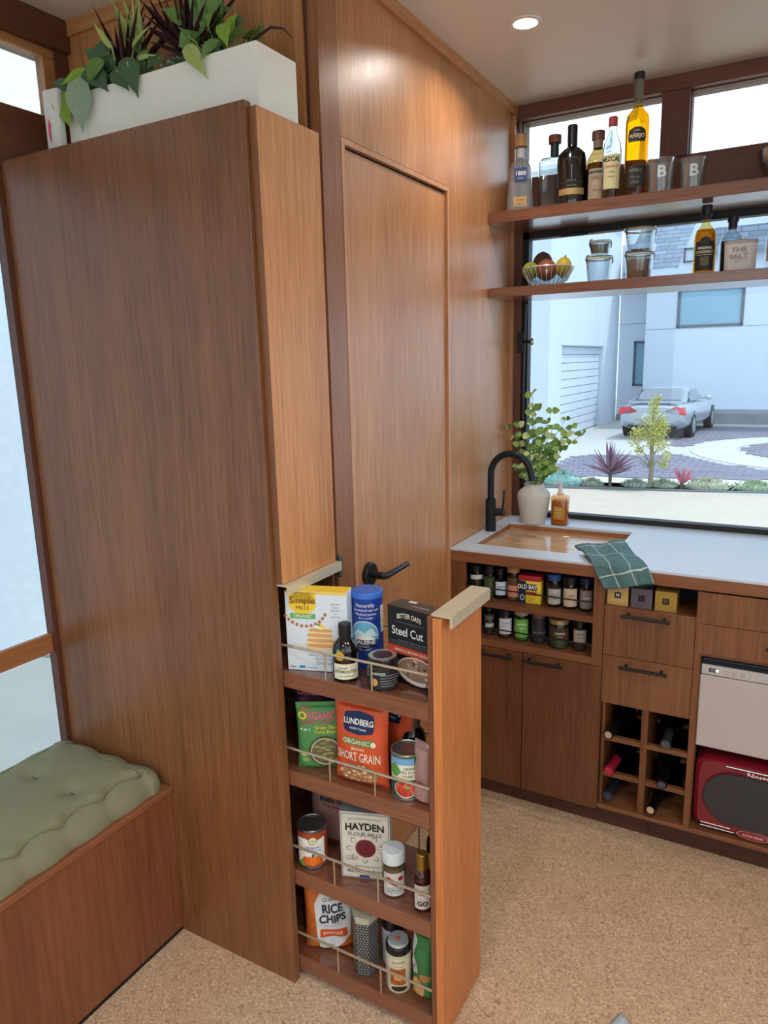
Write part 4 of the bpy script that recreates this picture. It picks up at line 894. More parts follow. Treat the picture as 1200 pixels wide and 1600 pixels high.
wine('wine bottle with a red foil neck in the middle left rack hole', -.424, .2385, 'a3203a', 'b8304a', None, pitch=.0, yaw=-.10, y0=2.155)
wine('dark wine bottle with a blue-grey foil end in the bottom left rack hole', -.428, .137, '2a3040', '3a4254', None, y0=2.176, yaw=-.10, pitch=-.0)
wine('dark wine bottle with a grey foil end in the top right rack hole', -.262, .3595, '3a3f46', '50565e', None, yaw=.02, pitch=.0, y0=2.18)
wine('dark wine bottle with a light glint, middle right rack hole', -.264, .2325, '101418', '4c5256', None, yaw=.02, pitch=-.0, y0=2.160)
wine('dark wine bottle with a cream cork end in the bottom right rack hole', -.292, .1365, '101010', 'd0b08e', None, y0=2.160, yaw=-.12, pitch=-.0)

# ------------------------------------------------------------------ dishwasher and microwave
dw = thing('countertop_dishwasher', 'pale grey compact dishwasher with a dark slanted top edge', 'dishwasher', (.10, 2.45, .3765))
pb('housing', mat('3a3e48', .4), dw, (-.176, .374, 2.205, 2.74, .377, .655), bev=.002)
bm = nb(); prism(bm, [(2.194, .6405), (2.225, .666), (2.24, .666), (2.24, .6405)], -.176, .374, 'x'); obj('top_trim', bm, mat('252c38', .35), dw, world=True)
pb('control_strip', mat('c6c3c2', .35, .2), dw, (-.176, .374, 2.190, 2.2045, .610, .6400), bev=.001)
pb('door', mat('c3b9b8', .42, var=.02), dw, (-.178, .374, 2.186, 2.2045, .379, .6075), bev=.002, label='flat pale grey door')
P = Print(dw, flat(Vector((-.176, 2.1897, .625))-dw.location, (1, 0, 0), (0, 0, 1)))
P.rect(.020, -.006, .044, .006, mat('3a3a40', .3), 'display'); P.text('88', .010, .030, 0, mat('8a98b0', .4, emit=.2)); P.ell(.042, 0, .004, .004, mat('f8f8ff', .3, emit=1.5), 'indicator')
for i in range(3): P.ring(.066+.022*i, -.001, .0060, .0060, .0009, TX['grey']); P.ell(.066+.022*i, -.001, .0015, .0015, TX['grey'], 'lettering', 3)
P.rect(.128, -.013, .129, .013, TX['grey'], 'lettering'); P.done()
mw = thing('retro_microwave', 'glossy dark red retro microwave with an oval black window on the bottom shelf', 'microwave', (.08, 2.45, .098))
RED = mat('7d1526', .22, var=.03, coat=.6)
bm = nb(); loft(bm, [(.230, .118, 2.74, 9), (.238, .122, 2.70, 9), (.238, .122, 2.23, 9), (.234, .119, 2.206, 9), (.222, .112, 2.196, 9)], 56, 'y', c=(.060, 0, .222)); obj('housing', bm, RED, mw, world=True)
def stad(w, h, n=14):
    return [(w-h+h*math.cos(a), h*math.sin(a)) for a in [(-PI/2+PI*i/n) for i in range(n+1)]]+[(-w+h+h*math.cos(a), h*math.sin(a)) for a in [(PI/2+PI*i/n) for i in range(n+1)]]
bm = nb(); prism(bm, [(x+.035, z+.222) for x, z in stad(.182, .083)], 2.190, 2.1955); obj('window', bm, mat('2e3138', .18, coat=.5), mw, world=True)
bm = nb(); prism(bm, [(x+.035, z+.222) for x, z in stad(.186, .087)], 2.1925, 2.1957); obj('window_rim', bm, mat('5a1020', .3), mw, world=True)
bm = nb(); box(bm, -.150, -.066, 2.1925, 2.1958, .121, .1245, .001); tube(bm, [(-.150, 2.1935, .113), (-.055, 2.1935, .113)], .0017, 8)
obj('chrome_trim', bm, CHROME, mw, world=True, label='two chrome strips')
bm = nb(); tube(bm, [(-.09, 2.1945, .326), (.20, 2.1945, .326)], .0022, 8); obj('chrome_bar', bm, CHROME, mw, world=True)
bm = nb(); loft(bm, [(.044, .0135, 2.1900, 2), (.044, .0135, 2.1957, 2)], 36, 'y', c=(-.005, 0, .118)); obj('badge', bm, CHROME, mw, world=True, label='oval silver badge')
P = Print(mw, flat(Vector((0, 2.1896, 0))-mw.location, (1, 0, 0), (0, 0, 1)))
P.ell(-.005, .118, .040, .0112, mat('9c2236', .4), 'badge_face', 1); P.text('RETRO SERIES', .009, -.005, .118, TX['white']); P.done()
P = Print(mw, flat(Vector((0, 2.1953, 0))-mw.location, (1, 0, 0), (0, 0, 1))); P.text('Nostalgia', .024, .012, .3115, TX['white'], bold=.02); P.done()
for x in (-.12, .24): obj('foot', lathe(nb(), [(.012, 0), (.012, .006)], 12, c=(x-.08, -.18, -.0005)), BLACK, mw)

# ================================================================== FOOD IN THE PULL-OUT RACK
S1, S2, S3, S4 = [s+.0006 for s in ST]
def carton(name, lab, loc, w, d, h, m, rz=0, cat='box', top=None):
    t = thing(name, lab, cat, loc, rz); bm = nb(); box(bm, 0, w, 0, d, 0, h, .0012); obj('carton', bm, m, t)
    if top: obj('top_flap', box(nb(), .0005, w-.0005, .0005, d-.0005, h+.0002, h+.0014, .0004), top, t)
    return t, Print(t, flat((0, -.0004, 0), (1, 0, 0), (0, 0, 1)))
# pancake mix
t, P = carton('pancake_mix_box', 'white and yellow carton with a stack of pancakes, left on the top rack shelf', (-.983, 1.256, S1), .147, .046, .192, mat('d9e2ec', .55, var=.02), .31, top=mat('f0c93a', .5))
P.rect(0.001, .187, .146, .1915, TX['yellow']); P.ell(.042, .165, .033, .026, TX['yellow'], 'label', 1); P.rect(.010, .165, .074, .1915, TX['yellow'], 'label', 1)
P.text('Simple', .023, .042, .171, TX['brown']); P.text('MILLS', .013, .042, .154, TX['brown']); P.rect(.012, .128, .072, .140, TX['green'], 'banner', 2); P.text('ORGANIC', .010, .042, .134, TX['white'], bold=.01)
for i in range(11):
    a = PI*1.18+i*.215; x, z = .046+.054*math.cos(a), .160+.050*math.sin(a)
    P.poly([(x, z+.0050), (x+.0045, z), (x, z-.0050), (x-.0045, z)], mat('b5703c', .6), 'picture', 2)
for i in range(8):
    P.ell(.082+.0015*math.sin(i*2), .058+i*.0062, .036-.001*i, .0048, mat('d9a366' if i % 2 else 'efd6a6', .6), 'picture', 2+i % 2, rings=1)
P.ell(.084, .110, .016, .005, mat('f6f0dc', .6), 'picture', 4); P.ell(.088, .111, .007, .0035, TX['yellow'], 'picture', 5); P.ell(.080, .115, .004, .003, TX['green'], 'picture', 5)
for i, s in enumerate(('ALMOND', 'FLOUR', 'PANCAKE', 'mix', 'gluten free')): P.text(s, .0052, .120, .165-.0075*i, TX['grey'])
P.text('PANCAKE & WAFFLE', .0070, .085, .040, TX['grey']); P.text('almond flour mix', .0065, .090, .031, TX['grey']); P.text('Original', .013, .090, .021, TX['grey'])
P.rect(.028, .006, .042, .013, mat('4a8fc0', .5), 'picture'); P.text('USDA', .006, .013, .009, TX['dgreen']); P.text('NON GMO', .005, .058, .009, TX['grey']); P.done()
# chocolate / syrup bottle
def fb(P):
    P.rect(-.031, -.018, .031, .018, TX['cream']); P.text('naturally', .007, -.008, .009, TX['black']); P.text('FERMENTED', .010, 0, 0, TX['dgreen'], bold=.01); P.text('tart and fruity', .006, 0, -.010, TX['black'])
    P.ell(-.014, .037, .011, .011, mat('e0a52a', .5)); P.ell(-.016, .049, .005, .003, TX['green'])
bottle('vinegar_flask', 'black glass bottle with cream label and an orange emblem on the top rack shelf', (-.838, 1.281, S1), [(.029, 0), (.0305, .004), (.0305, .068), (.027, .083), (.017, .094), (.0135, .098), (.013, .104)],
       mat('0b0a0a', .12, coat=.5), cap=(mat('141414', .45), .0145, .102, .130), labels=[(.0305, .026, fb)])
# salt canister
def fs(P):
    P.text('Naturally', .012, -.006, .155, TX['white']); P.text('harvested sea salt', .0085, -.004, .144, TX['white']); P.text('Mediterranean', .0085, -.004, .134, TX['white']); P.text('fine crystals', .007, -.004, .125, TX['white'])
    P.ell(-.010, .082, .036, .036, TX['white'], 'picture', 1); P.ell(-.010, .082, .034, .034, mat('6fb4d6', .5), 'picture', 2); P.ell(-.010, .066, .030, .016, TX['white'], 'picture', 3); P.poly([(-.040, .080), (-.025, .098), (-.008, .086), (.008, .101), (.023, .080)], mat('d4e6ee', .5), 'picture', 3)
    P.poly([(-.043, .072), (.023, .072), (.016, .055), (-.010, .047), (-.036, .055)], TX['navy'], 'picture', 4); P.text('BALEINE', .013, -.008, .066, TX['white'], bold=.02, lvl=6); P.text('SEA SALT', .006, -.010, .056, TX['white'], lvl=6)
    P.rect(.034, .085, .056, .150, TX['cream'], 'side_label', 1); P.text('salt', .007, .045, .11, TX['blue'])
t = bottle('salt_canister', 'tall blue cardboard salt canister with a lighter blue lid on the top rack shelf', (-.832, 1.372, S1), [(.0355, 0), (.0362, .001), (.0362, .172)], mat('1c3f9c', .4, var=.03),
       cap=(mat('3f74d0', .35), .0375, .170, .183), labels=[(.0362, 0, fs)], capname='lid')
obj('lid_disc', lathe(nb(), [(.033, .1832), (.033, .1840)], 28), mat('3768c4', .35), t)
# black glass jar
def fj(P):
    P.rect(-.037, -.021, .037, .021, mat('22262c', .5)); 
    for i in range(5): P.rect(-.006, -.015+i*.006, .034, -.0135+i*.006, TX['grey'], 'lettering', 2)
    P.ell(-.020, -.006, .008, .009, TX['tan']); P.text('CHERRIES', .008, -.012, .014, TX['white'])
t = bottle('preserve_jar', 'short glass jar with black lid and dark striped label on the top rack shelf', (-.744, 1.285, S1), [(.034, 0), (.0355, .004), (.0355, .046), (.033, .052), (.033, .056)], mat('2c2520', .1, coat=.5), cap=(mat('2a2a2c', .3, .4), .0345, .054, .070), labels=[(.0355, .026, fj)], capname='lid')
obj('lid_top', lathe(nb(), [(.031, .0701), (.031, .0708)], 28), mat('b8b2ac', .3, .5), t); obj('lid_badge', lathe(nb(), [(.022, .0709), (.022, .0714)], 28), mat('3c2a2c', .4), t)
# steel cut oats
t, P = carton('oat_carton', 'black carton of oats with white script lettering beside the rack front', (-.747, 1.316, S1), .128, .050, .176, mat('131417', .45, var=.02), -.20, top=mat('4a3f3c', .5))
P.text('BETTER OATS', .0150, .062, .155, TX['cream'], bold=.02, sx=.72, arch=.35); P.rect(.024, .143, .105, .1438, TX['grey'], 'lettering'); P.text('Steel Cut', .0275, .057, .122, TX['white'], bold=.005, sx=.84); P.rect(.030, .101, .060, .102, TX['grey'], 'lettering'); P.rect(.064, .101, .108, .102, TX['grey'], 'lettering')
P.rect(.002, .090, .125, .099, mat('3a3b40', .5), 'band', 1); P.rect(.001, .070, .127, .088, mat('b8402a', .5), 'band', 1); P.text('MAPLE & BROWN SUGAR', .0085, .070, .079, TX['cream'], bold=.01)
P.ell(.082, .038, .056, .032, mat('d8cbbb', .5), 'picture', 1); P.ell(.082, .041, .050, .026, mat('8f7460', .7, var=.5, scale=180), 'picture', 2)
for i in range(26):
    a = random.uniform(0, 2*PI); q = random.uniform(0, 1)**.5; P.ell(.082+.046*q*math.cos(a), .042+.023*q*math.sin(a), .0045, .0035, random.choice([mat('b9a088', .6), mat('6b3a30', .6), mat('cdb79c', .6), mat('a5907c', .6)]), 'picture', 3+i % 3, n=8, rings=1)
P.text('A', .020, .112, .016, TX['black']); P.done()
P = Print(t, flat((0, 0, .1777), (1, 0, 0), (0, 1, 0))); P.text('MULTIGRAIN', .008, .08, .018, TX['cream']); P.rect(.030, .036, .052, .046, TX['cream']); P.done()
# pouches
def pouch(name, lab, loc, w, h, th, m, tilt=0, rz=0, cat='bag', wr=.0015, top=.012, seed=0, pinch=.7, bulge=1.0, flare=0):
    t = thing(name, lab, cat, loc, tilt=(tilt, 0, rz)); nu, nv = 30, 40
    def dep(u, v):
        a = max(0, 1-abs(2*u/w)**3)**.6; s = v/h
        b = min(1, s/.10+.35)*(1-max(0, (s-.55)/.45)**1.6*pinch) if s < 1 else 0
        if s > 1-top/h: b = .06
        return (th/2*a*b*bulge+.0006)+wr*noise.noise(Vector((u*40+seed, v*30, seed)))*min(1, (1-s)*4+.3)*a
    bm = nb(); F = {}; Bk = {}
    for i in range(nu+1):
        for j in range(nv+1):
            u = -w/2+w*i/nu; v = h*j/nv; k = 1-.05*math.sin(PI*j/nv)+flare*(j/nv-.5)
            dd = dep(u, v); F[i, j] = bm.verts.new((u*k, -dd, v)); Bk[i, j] = F[i, j] if i in (0, nu) else bm.verts.new((u*k, max(dep(u, v), .0004), v))
    for i in range(nu):
        for j in range(nv):
            bm.faces.new((F[i, j], F[i+1, j], F[i+1, j+1], F[i, j+1])); bm.faces.new((Bk[i+1, j], Bk[i, j], Bk[i, j+1], Bk[i+1, j+1]))
        for j in (0, nv):
            try: bm.faces.new([v for v in dict.fromkeys((F[i, j], F[i+1, j], Bk[i+1, j], Bk[i, j]))])
            except ValueError: pass
    obj('bag', bm, m, t)
    def mp(u, v, d):
        u = u-0; k = 1-.05*math.sin(PI*v/h)+flare*(v/h-.5); return Vector((u*k, -(dep(u, v)+d+.0005), v))
    return t, Print(t, mp)
def seal(t, w, h, m, z=None):
    obj('seal', box(nb(), -w/2+.001, w/2-.001, -.0012, .0012, h-.010, h-.0005, .0003), m, t)
t, P = pouch('curry_pouch', 'dark purple curry pouch standing behind the green one', (-.955, 1.345, S2), .142, .212, .026, mat('2b2450', .45, var=.15), cat='pouch', seed=3, rz=.40)
P.text("MIKE'S", .013, -.035, .190, mat('b0406a', .5), bold=.02); P.text('ORGANIC', .026, -.008, .170, mat('d0505c', .5), bold=.03, sx=.9); P.text('BERRY TIKKA', .012, -.020, .150, mat('a43a66', .5), bold=.02); P.done(); seal(t, .142, .212, mat('2b2450', .45, var=.15))
t, P = pouch('curry_pouch', 'green curry pouch with a bowl picture, in front of the purple one', (-.925, 1.296, S2), .118, .168, .032, mat('4f8f52', .42, var=.10), cat='pouch', seed=5, tilt=0, rz=.50)
P.text("MIKE'S", .012, -.034, .154, mat('c05a6a', .5), bold=.02); P.text('O', .026, -.044, .137, TX['yellow'], bold=.03); P.text('RGANIC', .026, .003, .137, mat('d0607a', .5), bold=.03, sx=.72); P.text('CURRY LOVE', .013, -.012, .121, mat('b8465e', .5), bold=.02)
P.text('4 or 1', .010, -.038, .104, TX['white'], bold=.02); P.text('Green Thai', .0115, .012, .109, TX['yellow'], bold=.01); P.text('Curry Paste', .0115, .012, .098, TX['yellow'], bold=.01)
P.ell(.010, .048, .042, .040, mat('4a4a34', .6), 'picture', 1); P.ring(.010, .048, .037, .035, .004, mat('b9b08e', .5), 'picture', 3); P.ell(.010, .048, .031, .029, mat('6a6a40', .6, var=.5, scale=150), 'picture', 2)
for i in range(12): a = i*2.4; q = .006+.0018*i; P.ell(.010+q*math.cos(a), .052+q*math.sin(a), .009, .0028, random.choice([mat('c9bf96', .6), mat('8c8a58', .6), mat('a5a070', .6)]), 'picture', 4+i % 3, n=8, rings=1)
P.ell(-.044, .040, .008, .006, mat('cdbf70', .5)); P.ell(-.040, .026, .009, .005, mat('8ab05a', .5)); P.done(); seal(t, .118, .168, mat('4f8f52', .42, var=.10))
def ricebag(loc, lab, rz, tilt, sd, full=True):
    m = mat('d4552f', .38, var=.08)
    t, P = pouch('rice_bag', lab, loc, .138, .196, .046, m, tilt=tilt, rz=rz, seed=sd, wr=.003, pinch=.85)
    P.poly([(-.036, .172), (-.040, .160), (-.040, .140), (-.036, .130), (0, .125), (.036, .130), (.040, .140), (.040, .160), (.036, .172), (0, .178)], TX['navy'], 'label', 1); P.text('LUNDBERG', .0185, 0, .153, TX['white'], bold=.02, sx=.82); P.text('FAMILY FARMS', .0068, 0, .138, TX['white'])
    if full:
        P.rect(-.036, .098, .042, .116, mat('6c8a44', .5), 'banner', 1); P.text('ORGANIC', .0155, -.004, .107, TX['cream'], bold=.01); P.ell(.040, .106, .0065, .0065, TX['cream'], 'picture', 3)
        P.text('BROWN', .009, 0, .090, TX['cream'], bold=.01); P.text('SHORT GRAIN', .030, 0, .070, TX['cream'], bold=.01, sx=.58)
        P.ell(.0, .030, .052, .024, mat('a06a48', .6, var=.4, scale=150), 'picture', 1)
        for i in range(40): a = random.uniform(0, 2*PI); q = random.uniform(0, 1)**.5; P.ell(.048*q*math.cos(a), .030+.021*q*math.sin(a), .0052, .0033, random.choice([mat('d2a878', .6), mat('e0c096', .6), mat('b98a5c', .6)]), 'picture', 2+i % 4, n=8, rings=1)
    P.done(); seal(t, .138, .196, m)
ricebag((-.806, 1.286, S2), 'orange-red bag of short grain rice in the middle of the second rack shelf', .08, -.03, 11)
ricebag((-.765, 1.378, S2), 'second orange-red rice bag mostly hidden behind the tomato can', -.35, 0, 17, False)
# tomato can
def can(name, lab, x, y, z, r, h, base, fn, lidc='a9a7a3', lidmark=None):
    t = thing(name, lab, 'can', (x, y, z))
    obj('body', lathe(nb(), [(r*.97, 0), (r, .002), (r, .005), (r*.985, .007), (r*.985, h-.006), (r, h-.005), (r, h-.001), (r*.97, h), (r*.94, h-.003), (.001, h-.003)], 40, capt=False), mat(lidc, .3, .9), t)
    obj('wrapper', lathe(nb(), [(r*.990, .0075), (r*.990, h-.0065)], 40, capb=False, capt=False), base, t)
    P = Print(t, cylm(r*.992, facing(x, y), 0)); fn(P); P.done()
    bm = nb(); lathe(bm, [(r*.80, h-.0028), (r*.80, h-.0020), (r*.76, h-.0020), (r*.76, h-.0028)], 36, capb=False, capt=False); obj('lid_ring', bm, mat('8f8d8a', .3, .9), t)
    return t
def ft(P):
    P.rect(-.045, .088, .050, .104, mat('6fa8d0', .5), 'band', 1); P.rect(-.045, .052, .050, .088, TX['cream'], 'label', 1); P.ell(-.030, .074, .014, .015, mat('5c9a44', .5), 'picture', 3); P.rect(.016, .084, .046, .104, TX['dgreen'], 'picture', 3)
    P.text('ORGANIC', .008, .010, .080, TX['dgreen'], bold=.01); P.text('FIRE ROASTED', .0088, .012, .071, TX['grey'], bold=.02); P.text('TOMATOES', .0088, .012, .061, TX['grey'], bold=.02)
    P.ell(-.004, .030, .027, .021, TX['cream'], 'picture', 2); P.ell(-.004, .031, .025, .019, mat('b83c2c', .5, var=.3, scale=140), 'picture', 3)
    for i in range(30): a = random.uniform(0, 2*PI); q = random.uniform(0, 1)**.5; P.ell(-.004+.022*q*math.cos(a), .031+.016*q*math.sin(a), .0038, .0032, random.choice([mat('d8503c', .5), mat('c23a2a', .5), mat('e4775e', .5)]), 'picture', 4+i % 3, n=8, rings=1)
    P.ell(0, .036, .005, .004, mat('8ab05a', .5), 'picture', 8)
can('tomato_can', 'tin can with a green and white label and red tomatoes on the second rack shelf', -.691, 1.290, S2, .0360, .112, mat('1f5a52', .45), ft)
def fo(P): P.rect(-.024, .025, .024, .085, mat('8a7c2a', .5)); P.text('OLIVE', .010, 0, .06, TX['cream'])
bottle('soy_sauce_bottle', 'dark sauce bottle with brown neck wrap standing behind the tomato can', (-.712, 1.366, S2), [(.028, 0), (.029, .004), (.029, .076), (.0275, .088), (.029, .096), (.025, .110), (.015, .122), (.014, .128)], mat('161210', .15, coat=.4),
       cap=(mat('6b5240', .5), .0155, .124, .156, .0150), labels=[(.029, 0, fo)])
t, P = pouch('pink_bag', 'crumpled pinkish grey paper bag at the right end of the second rack shelf', (-.645, 1.285, S2), .052, .140, .040, mat('a9827c', .6, var=.15), seed=23, wr=.004, pinch=.6, rz=-.3)
P.text('RAMEN', .010, 0, .05, TX['maroon']); P.done(); seal(t, .052, .140, mat('c9b6b2', .5))
# third shelf
def fp(P):
    P.rect(-.046, .014, .046, .092, TX['white'], 'label', 1); P.poly([(-.046, .0975), (-.046, .084), (-.030, .090), (-.015, .084), (0, .078), (.020, .082), (.046, .086), (.046, .0975)], mat('a8482c', .5), 'band', 2)
    P.rect(.032, .014, .046, .09, mat('a8482c', .5), 'band', 2)
    P.ring(0, .080, .011, .011, .002, TX['gold'], lvl=5); P.ell(0, .080, .009, .009, TX['cream'], 'picture', 4); P.text('FM', .007, 0, .080, TX['dgreen'], lvl=6)
    P.text('Organic', .010, 0, .062, TX['blue']); P.text('PUMPKIN', .010, 0, .052, mat('8fb0d8', .5), bold=.01)
    for k in range(5): P.ell(-.001+(k-2)*.0095, .025, .0085, .0135-.0014*abs(k-2), mat(['d2571c', 'e06a22', 'ee7c2e', 'e06a22', 'd2571c'][k], .5), 'picture', 4+(2-abs(k-2)))
    P.ell(.030, .022, .007, .008, TX['cream'], 'picture', 4); P.poly([(-.045, .012), (-.030, .026), (-.018, .016), (-.022, .009)], TX['green'], 'picture', 4); P.rect(-.003, .037, .003, .044, TX['dgreen'], 'picture', 7)
can('pumpkin_can', 'tin can with orange pumpkin label at the left of the third rack shelf', -.968, 1.296, S3, .0372, .106, mat('a8482c', .45), fp, lidc='8a8a8c')
t, P = pouch('noodle_bag', 'dusty pink bag of ramen noodles leaning behind the white flour carton', (-.960, 1.395, S3), .150, .190, .040, mat('a07a76', .5, var=.08), seed=31, rz=.10, wr=.002)
P.text('RAMEN NOODLES', .0175, .020, .122, TX['black'], bold=.02, sx=.8); P.text('organic', .009, .01, .155, TX['maroon']); P.text('MILLET & BROWN RICE', .008, .015, .105, TX['maroon']); P.rect(-.06, .075, .07, .076, TX['maroon'], 'lettering'); P.done(); seal(t, .150, .190, mat('a07a76', .5, var=.08))
t, P = carton('flour_carton', 'white flour carton with a dark red rose in the middle of the third rack shelf', (-.872, 1.279, S3), .122, .036, .178, mat('ddd8c8', .6, var=.02), .34, top=mat('8d9096', .5))
NV = mat('46586e', .5)
for b in ((.003, .003, .0042, .175), (.1178, .003, .119, .175), (.003, .003, .119, .0042), (.003, .1738, .119, .175)): P.rect(*b, NV, 'border', 2)
P.text('The Living Artisan Flour', .0085, .061, .160, TX['grey'], arch=.4); P.text('HAYDEN', .026, .061, .138, TX['black'], bold=.03, sx=.92, arch=.12); P.text('FLOUR MILLS', .0135, .061, .121, TX['grey'], bold=.03, sx=1.05)
for k in range(9):
    a = PI*.05+k*PI*.24; x, z = .061+.030*math.cos(a), .083+.024*math.sin(a); d = (math.cos(a), math.sin(a)); n_ = (-d[1], d[0]); L_ = .018
    P.poly([(x, z), (x+d[0]*L_*.5+n_[0]*.007, z+d[1]*L_*.5+n_[1]*.007), (x+d[0]*L_, z+d[1]*L_), (x+d[0]*L_*.5-n_[0]*.007, z+d[1]*L_*.5-n_[1]*.007)], TX['grey'], 'leaf_print', 2)
    P.poly([(x, z), (x+d[0]*L_*.45+n_[0]*.004, z+d[1]*L_*.45+n_[1]*.004), (x+d[0]*L_*.8, z+d[1]*L_*.8), (x+d[0]*L_*.45-n_[0]*.004, z+d[1]*L_*.45-n_[1]*.004)], TX['cream'], 'leaf_fill', 3)
P.ell(.062, .084, .025, .024, TX['maroon'], 'rose_print', 4)
for k, (r_, c_) in enumerate(((.021, '8f2c3a'), (.016, '5c1824'), (.011, '9a3040'), (.006, '5c1824'))): P.ring(.062+.002*(k % 2), .085, r_, r_*.92, .0018, mat(c_, .5), 'rose_print', 6+k, a0=k, a1=k+4.6)
for k in range(3): P.ring(.020+.008*k, .056, .008, .006, .0008, TX['grey'], 'leaf_print', 3)
P.text('EINKORN FINE ORGANIC', .0055, .066, .034, NV); P.text('ALL PURPOSE FLOUR', .0098, .061, .020, NV, bold=.02); P.rect(.045, .004, .070, .010, mat('3b3f8a', .5), 'picture', 3); P.done()
def fk(P):
    P.rect(-.028, -.030, .028, .030, mat('d9d5cf', .5)); P.poly([(-.022, .016), (-.012, .020), (.006, .006), (.016, -.004), (.004, -.004), (-.012, .004)], mat('a8324a', .5)); P.ell(.016, .015, .007, .006, mat('a8324a', .5)); P.ring(.0, -.014, .018, .007, .001, TX['dgreen'], lvl=3); P.text('CHIPOTLE', .006, 0, -.014, TX['black'])
bottle('spice_shaker', 'glass spice shaker with a broad white cap and a red chilli label', (-.737, 1.300, S3), [(.026, 0), (.028, .003), (.028, .064), (.024, .078), (.024, .084)], glass('dcd8d0'),
       cap=(mat('dfe5e8', .4), .0272, .082, .112), liquid=(mat('9a8468', .7, var=.2), .070, .002), labels=[(.028, .034, fk)], capname='cap')
def fg(P): P.rect(-.021, -.030, .021, .030, mat('cfc5bd', .5)); P.text('GO', .016, 0, -.016, TX['black'], bold=.03); P.text('pure', .006, 0, .018, TX['brown']); P.text('vanilla', .007, 0, .008, TX['brown'])
bottle('gold_capped_bottle', 'slim brown bottle with tall gold cap and white label beside the rack front', (-.653, 1.282, S3), [(.021, 0), (.0218, .003), (.0218, .082), (.018, .094), (.0115, .100)], mat('3a1410', .15, coat=.4),
       cap=(mat('a3803c', .35, .8), .0125, .098, .140), labels=[(.0218, .040, fg)])
def fy(P): P.rect(-.022, -.03, .022, .03, mat('c2a52e', .5)); P.text('SOY', .010, 0, .005, TX['black'])
bottle('dark_sauce_bottle', 'black bottle with a yellow cap rim behind the gold-capped bottle', (-.665, 1.382, S3), [(.023, 0), (.024, .003), (.024, .085), (.022, .108), (.018, .120)], mat('10100e', .2), cap=(mat('b99a28', .4), .019, .118, .134), labels=[(.024, .05, fy)])
# fourth shelf
mch = mat('c96a2c', .4, var=.25, scale=12)
t, P = pouch('rice_chip_bag', 'white and orange bag of rice chips slumped at the left of the bottom rack shelf', (-.940, 1.318, S4), .130, .185, .056, mch, tilt=0.0, rz=.55, seed=41, wr=.006, pinch=.5)
P.poly([(-.022, .168), (-.040, .135), (-.034, .050), (-.026, .006), (.006, .004), (.054, .040), (.060, .110), (.058, .162)], mat('dcdfe4', .45), 'label', 1)
P.text('QUINOA', .013, .008, .148, TX['black'], rot=.10); P.poly([(-.006, .157), (.008, .168), (.022, .157)], TX['black'], 'picture', 3)
P.text('RICE', .030, .008, .124, mat('2c3444', .5), bold=.04, rot=.08, sx=.9); P.text('CHIPS', .030, .008, .096, mat('2c3444', .5), bold=.04, rot=.08, sx=.9); P.text('gluten free crunchy', .006, .008, .078, TX['grey'], rot=.08)
P.rect(-.026, .044, .046, .066, mat('d8562a', .5), 'banner', 3); P.text('BARBEQUE', .0105, .008, .055, TX['cream'], bold=.02, lvl=5); P.text('NET WT', .006, .0, .020, TX['navy']); P.done(); seal(t, .130, .190, mch)
t = thing('patterned_tin', 'tall hexagonal grey tin with a pale dotted slanted lid on the bottom rack shelf', 'tin', (-.818, 1.293, S4), .30)
obj('tin', loft(nb(), [(.031, .031, 0, 2), (.032, .032, .003, 2), (.032, .032, .148, 2)], 6), mat('4b4d52', .5, .2), t)
def lid6():
    bm = nb(); r0 = [bm.verts.new((.0325*math.cos(2*PI*i/6), .0325*math.sin(2*PI*i/6), .148)) for i in range(6)]
    r1 = [bm.verts.new((.0325*math.cos(2*PI*i/6), .0325*math.sin(2*PI*i/6), .168-.22*(.0325*math.cos(2*PI*i/6)*.5)+.10*(.0325*math.sin(2*PI*i/6)))) for i in range(6)]
    for i in range(6): bm.faces.new((r0[i], r0[(i+1) % 6], r1[(i+1) % 6], r1[i]))
    bm.faces.new(r1); bm.faces.new(list(reversed(r0))); return bm
obj('lid', lid6(), mat('c9c3ac', .55), t)
LD_, TR_ = ([], []), ([], [])
for s in range(6):
    a0, a1 = 2*PI*s/6, 2*PI*(s+1)/6; A_ = Vector((math.cos(a0), math.sin(a0), 0))*.0322; B_ = Vector((math.cos(a1), math.sin(a1), 0))*.0322; U = (B_-A_); N_ = U.cross(Vector((0, 0, 1))).normalized()
    for j in range(20):
        for i in range(4):
            c = A_+U*((i+.3+.4*(j % 2))/4.1)+Vector((0, 0, .006+j*.0072))+N_*.0004; u = U.normalized()*.0026
            q = len(TR_[0]); TR_[0].extend([c-u, c+u, c+Vector((0, 0, .0040))]); TR_[1].append((q, q+1, q+2))
    for j in range(3):
        for i in range(5):
            c = A_*1.016+(B_-A_)*1.016*((i+.4+.3*(j % 2))/5.2)+Vector((0, 0, .151+j*.005)); u = U.normalized()*.0011
            q = len(LD_[0]); LD_[0].extend([c-u, c+Vector((0, 0, -.0013)), c+u, c+Vector((0, 0, .0013))]); LD_[1].append((q, q+1, q+2, q+3))
for i in range(-4, 5):
    for j in range(-4, 5):
        x, y = i*.0066+.0033*(j % 2), j*.0062
        if math.hypot(x, y) < .026: z = .1683-.22*(x*.5)+.10*y; q = len(LD_[0]); LD_[0].extend([Vector((x-.0013, y, z)), Vector((x, y-.0013, z)), Vector((x+.0013, y, z)), Vector((x, y+.0013, z))]); LD_[1].append((q, q+1, q+2, q+3))
for nm, (V, F), m_ in (('triangle_pattern', TR_, mat('b5b3ac', .5)), ('dot_pattern', LD_, mat('3a3a38', .5))):
    me = bpy.data.meshes.new(nm); me.from_pydata([tuple(v) for v in V], [], F); o = obj(nm, me, m_, t, kind='stuff')
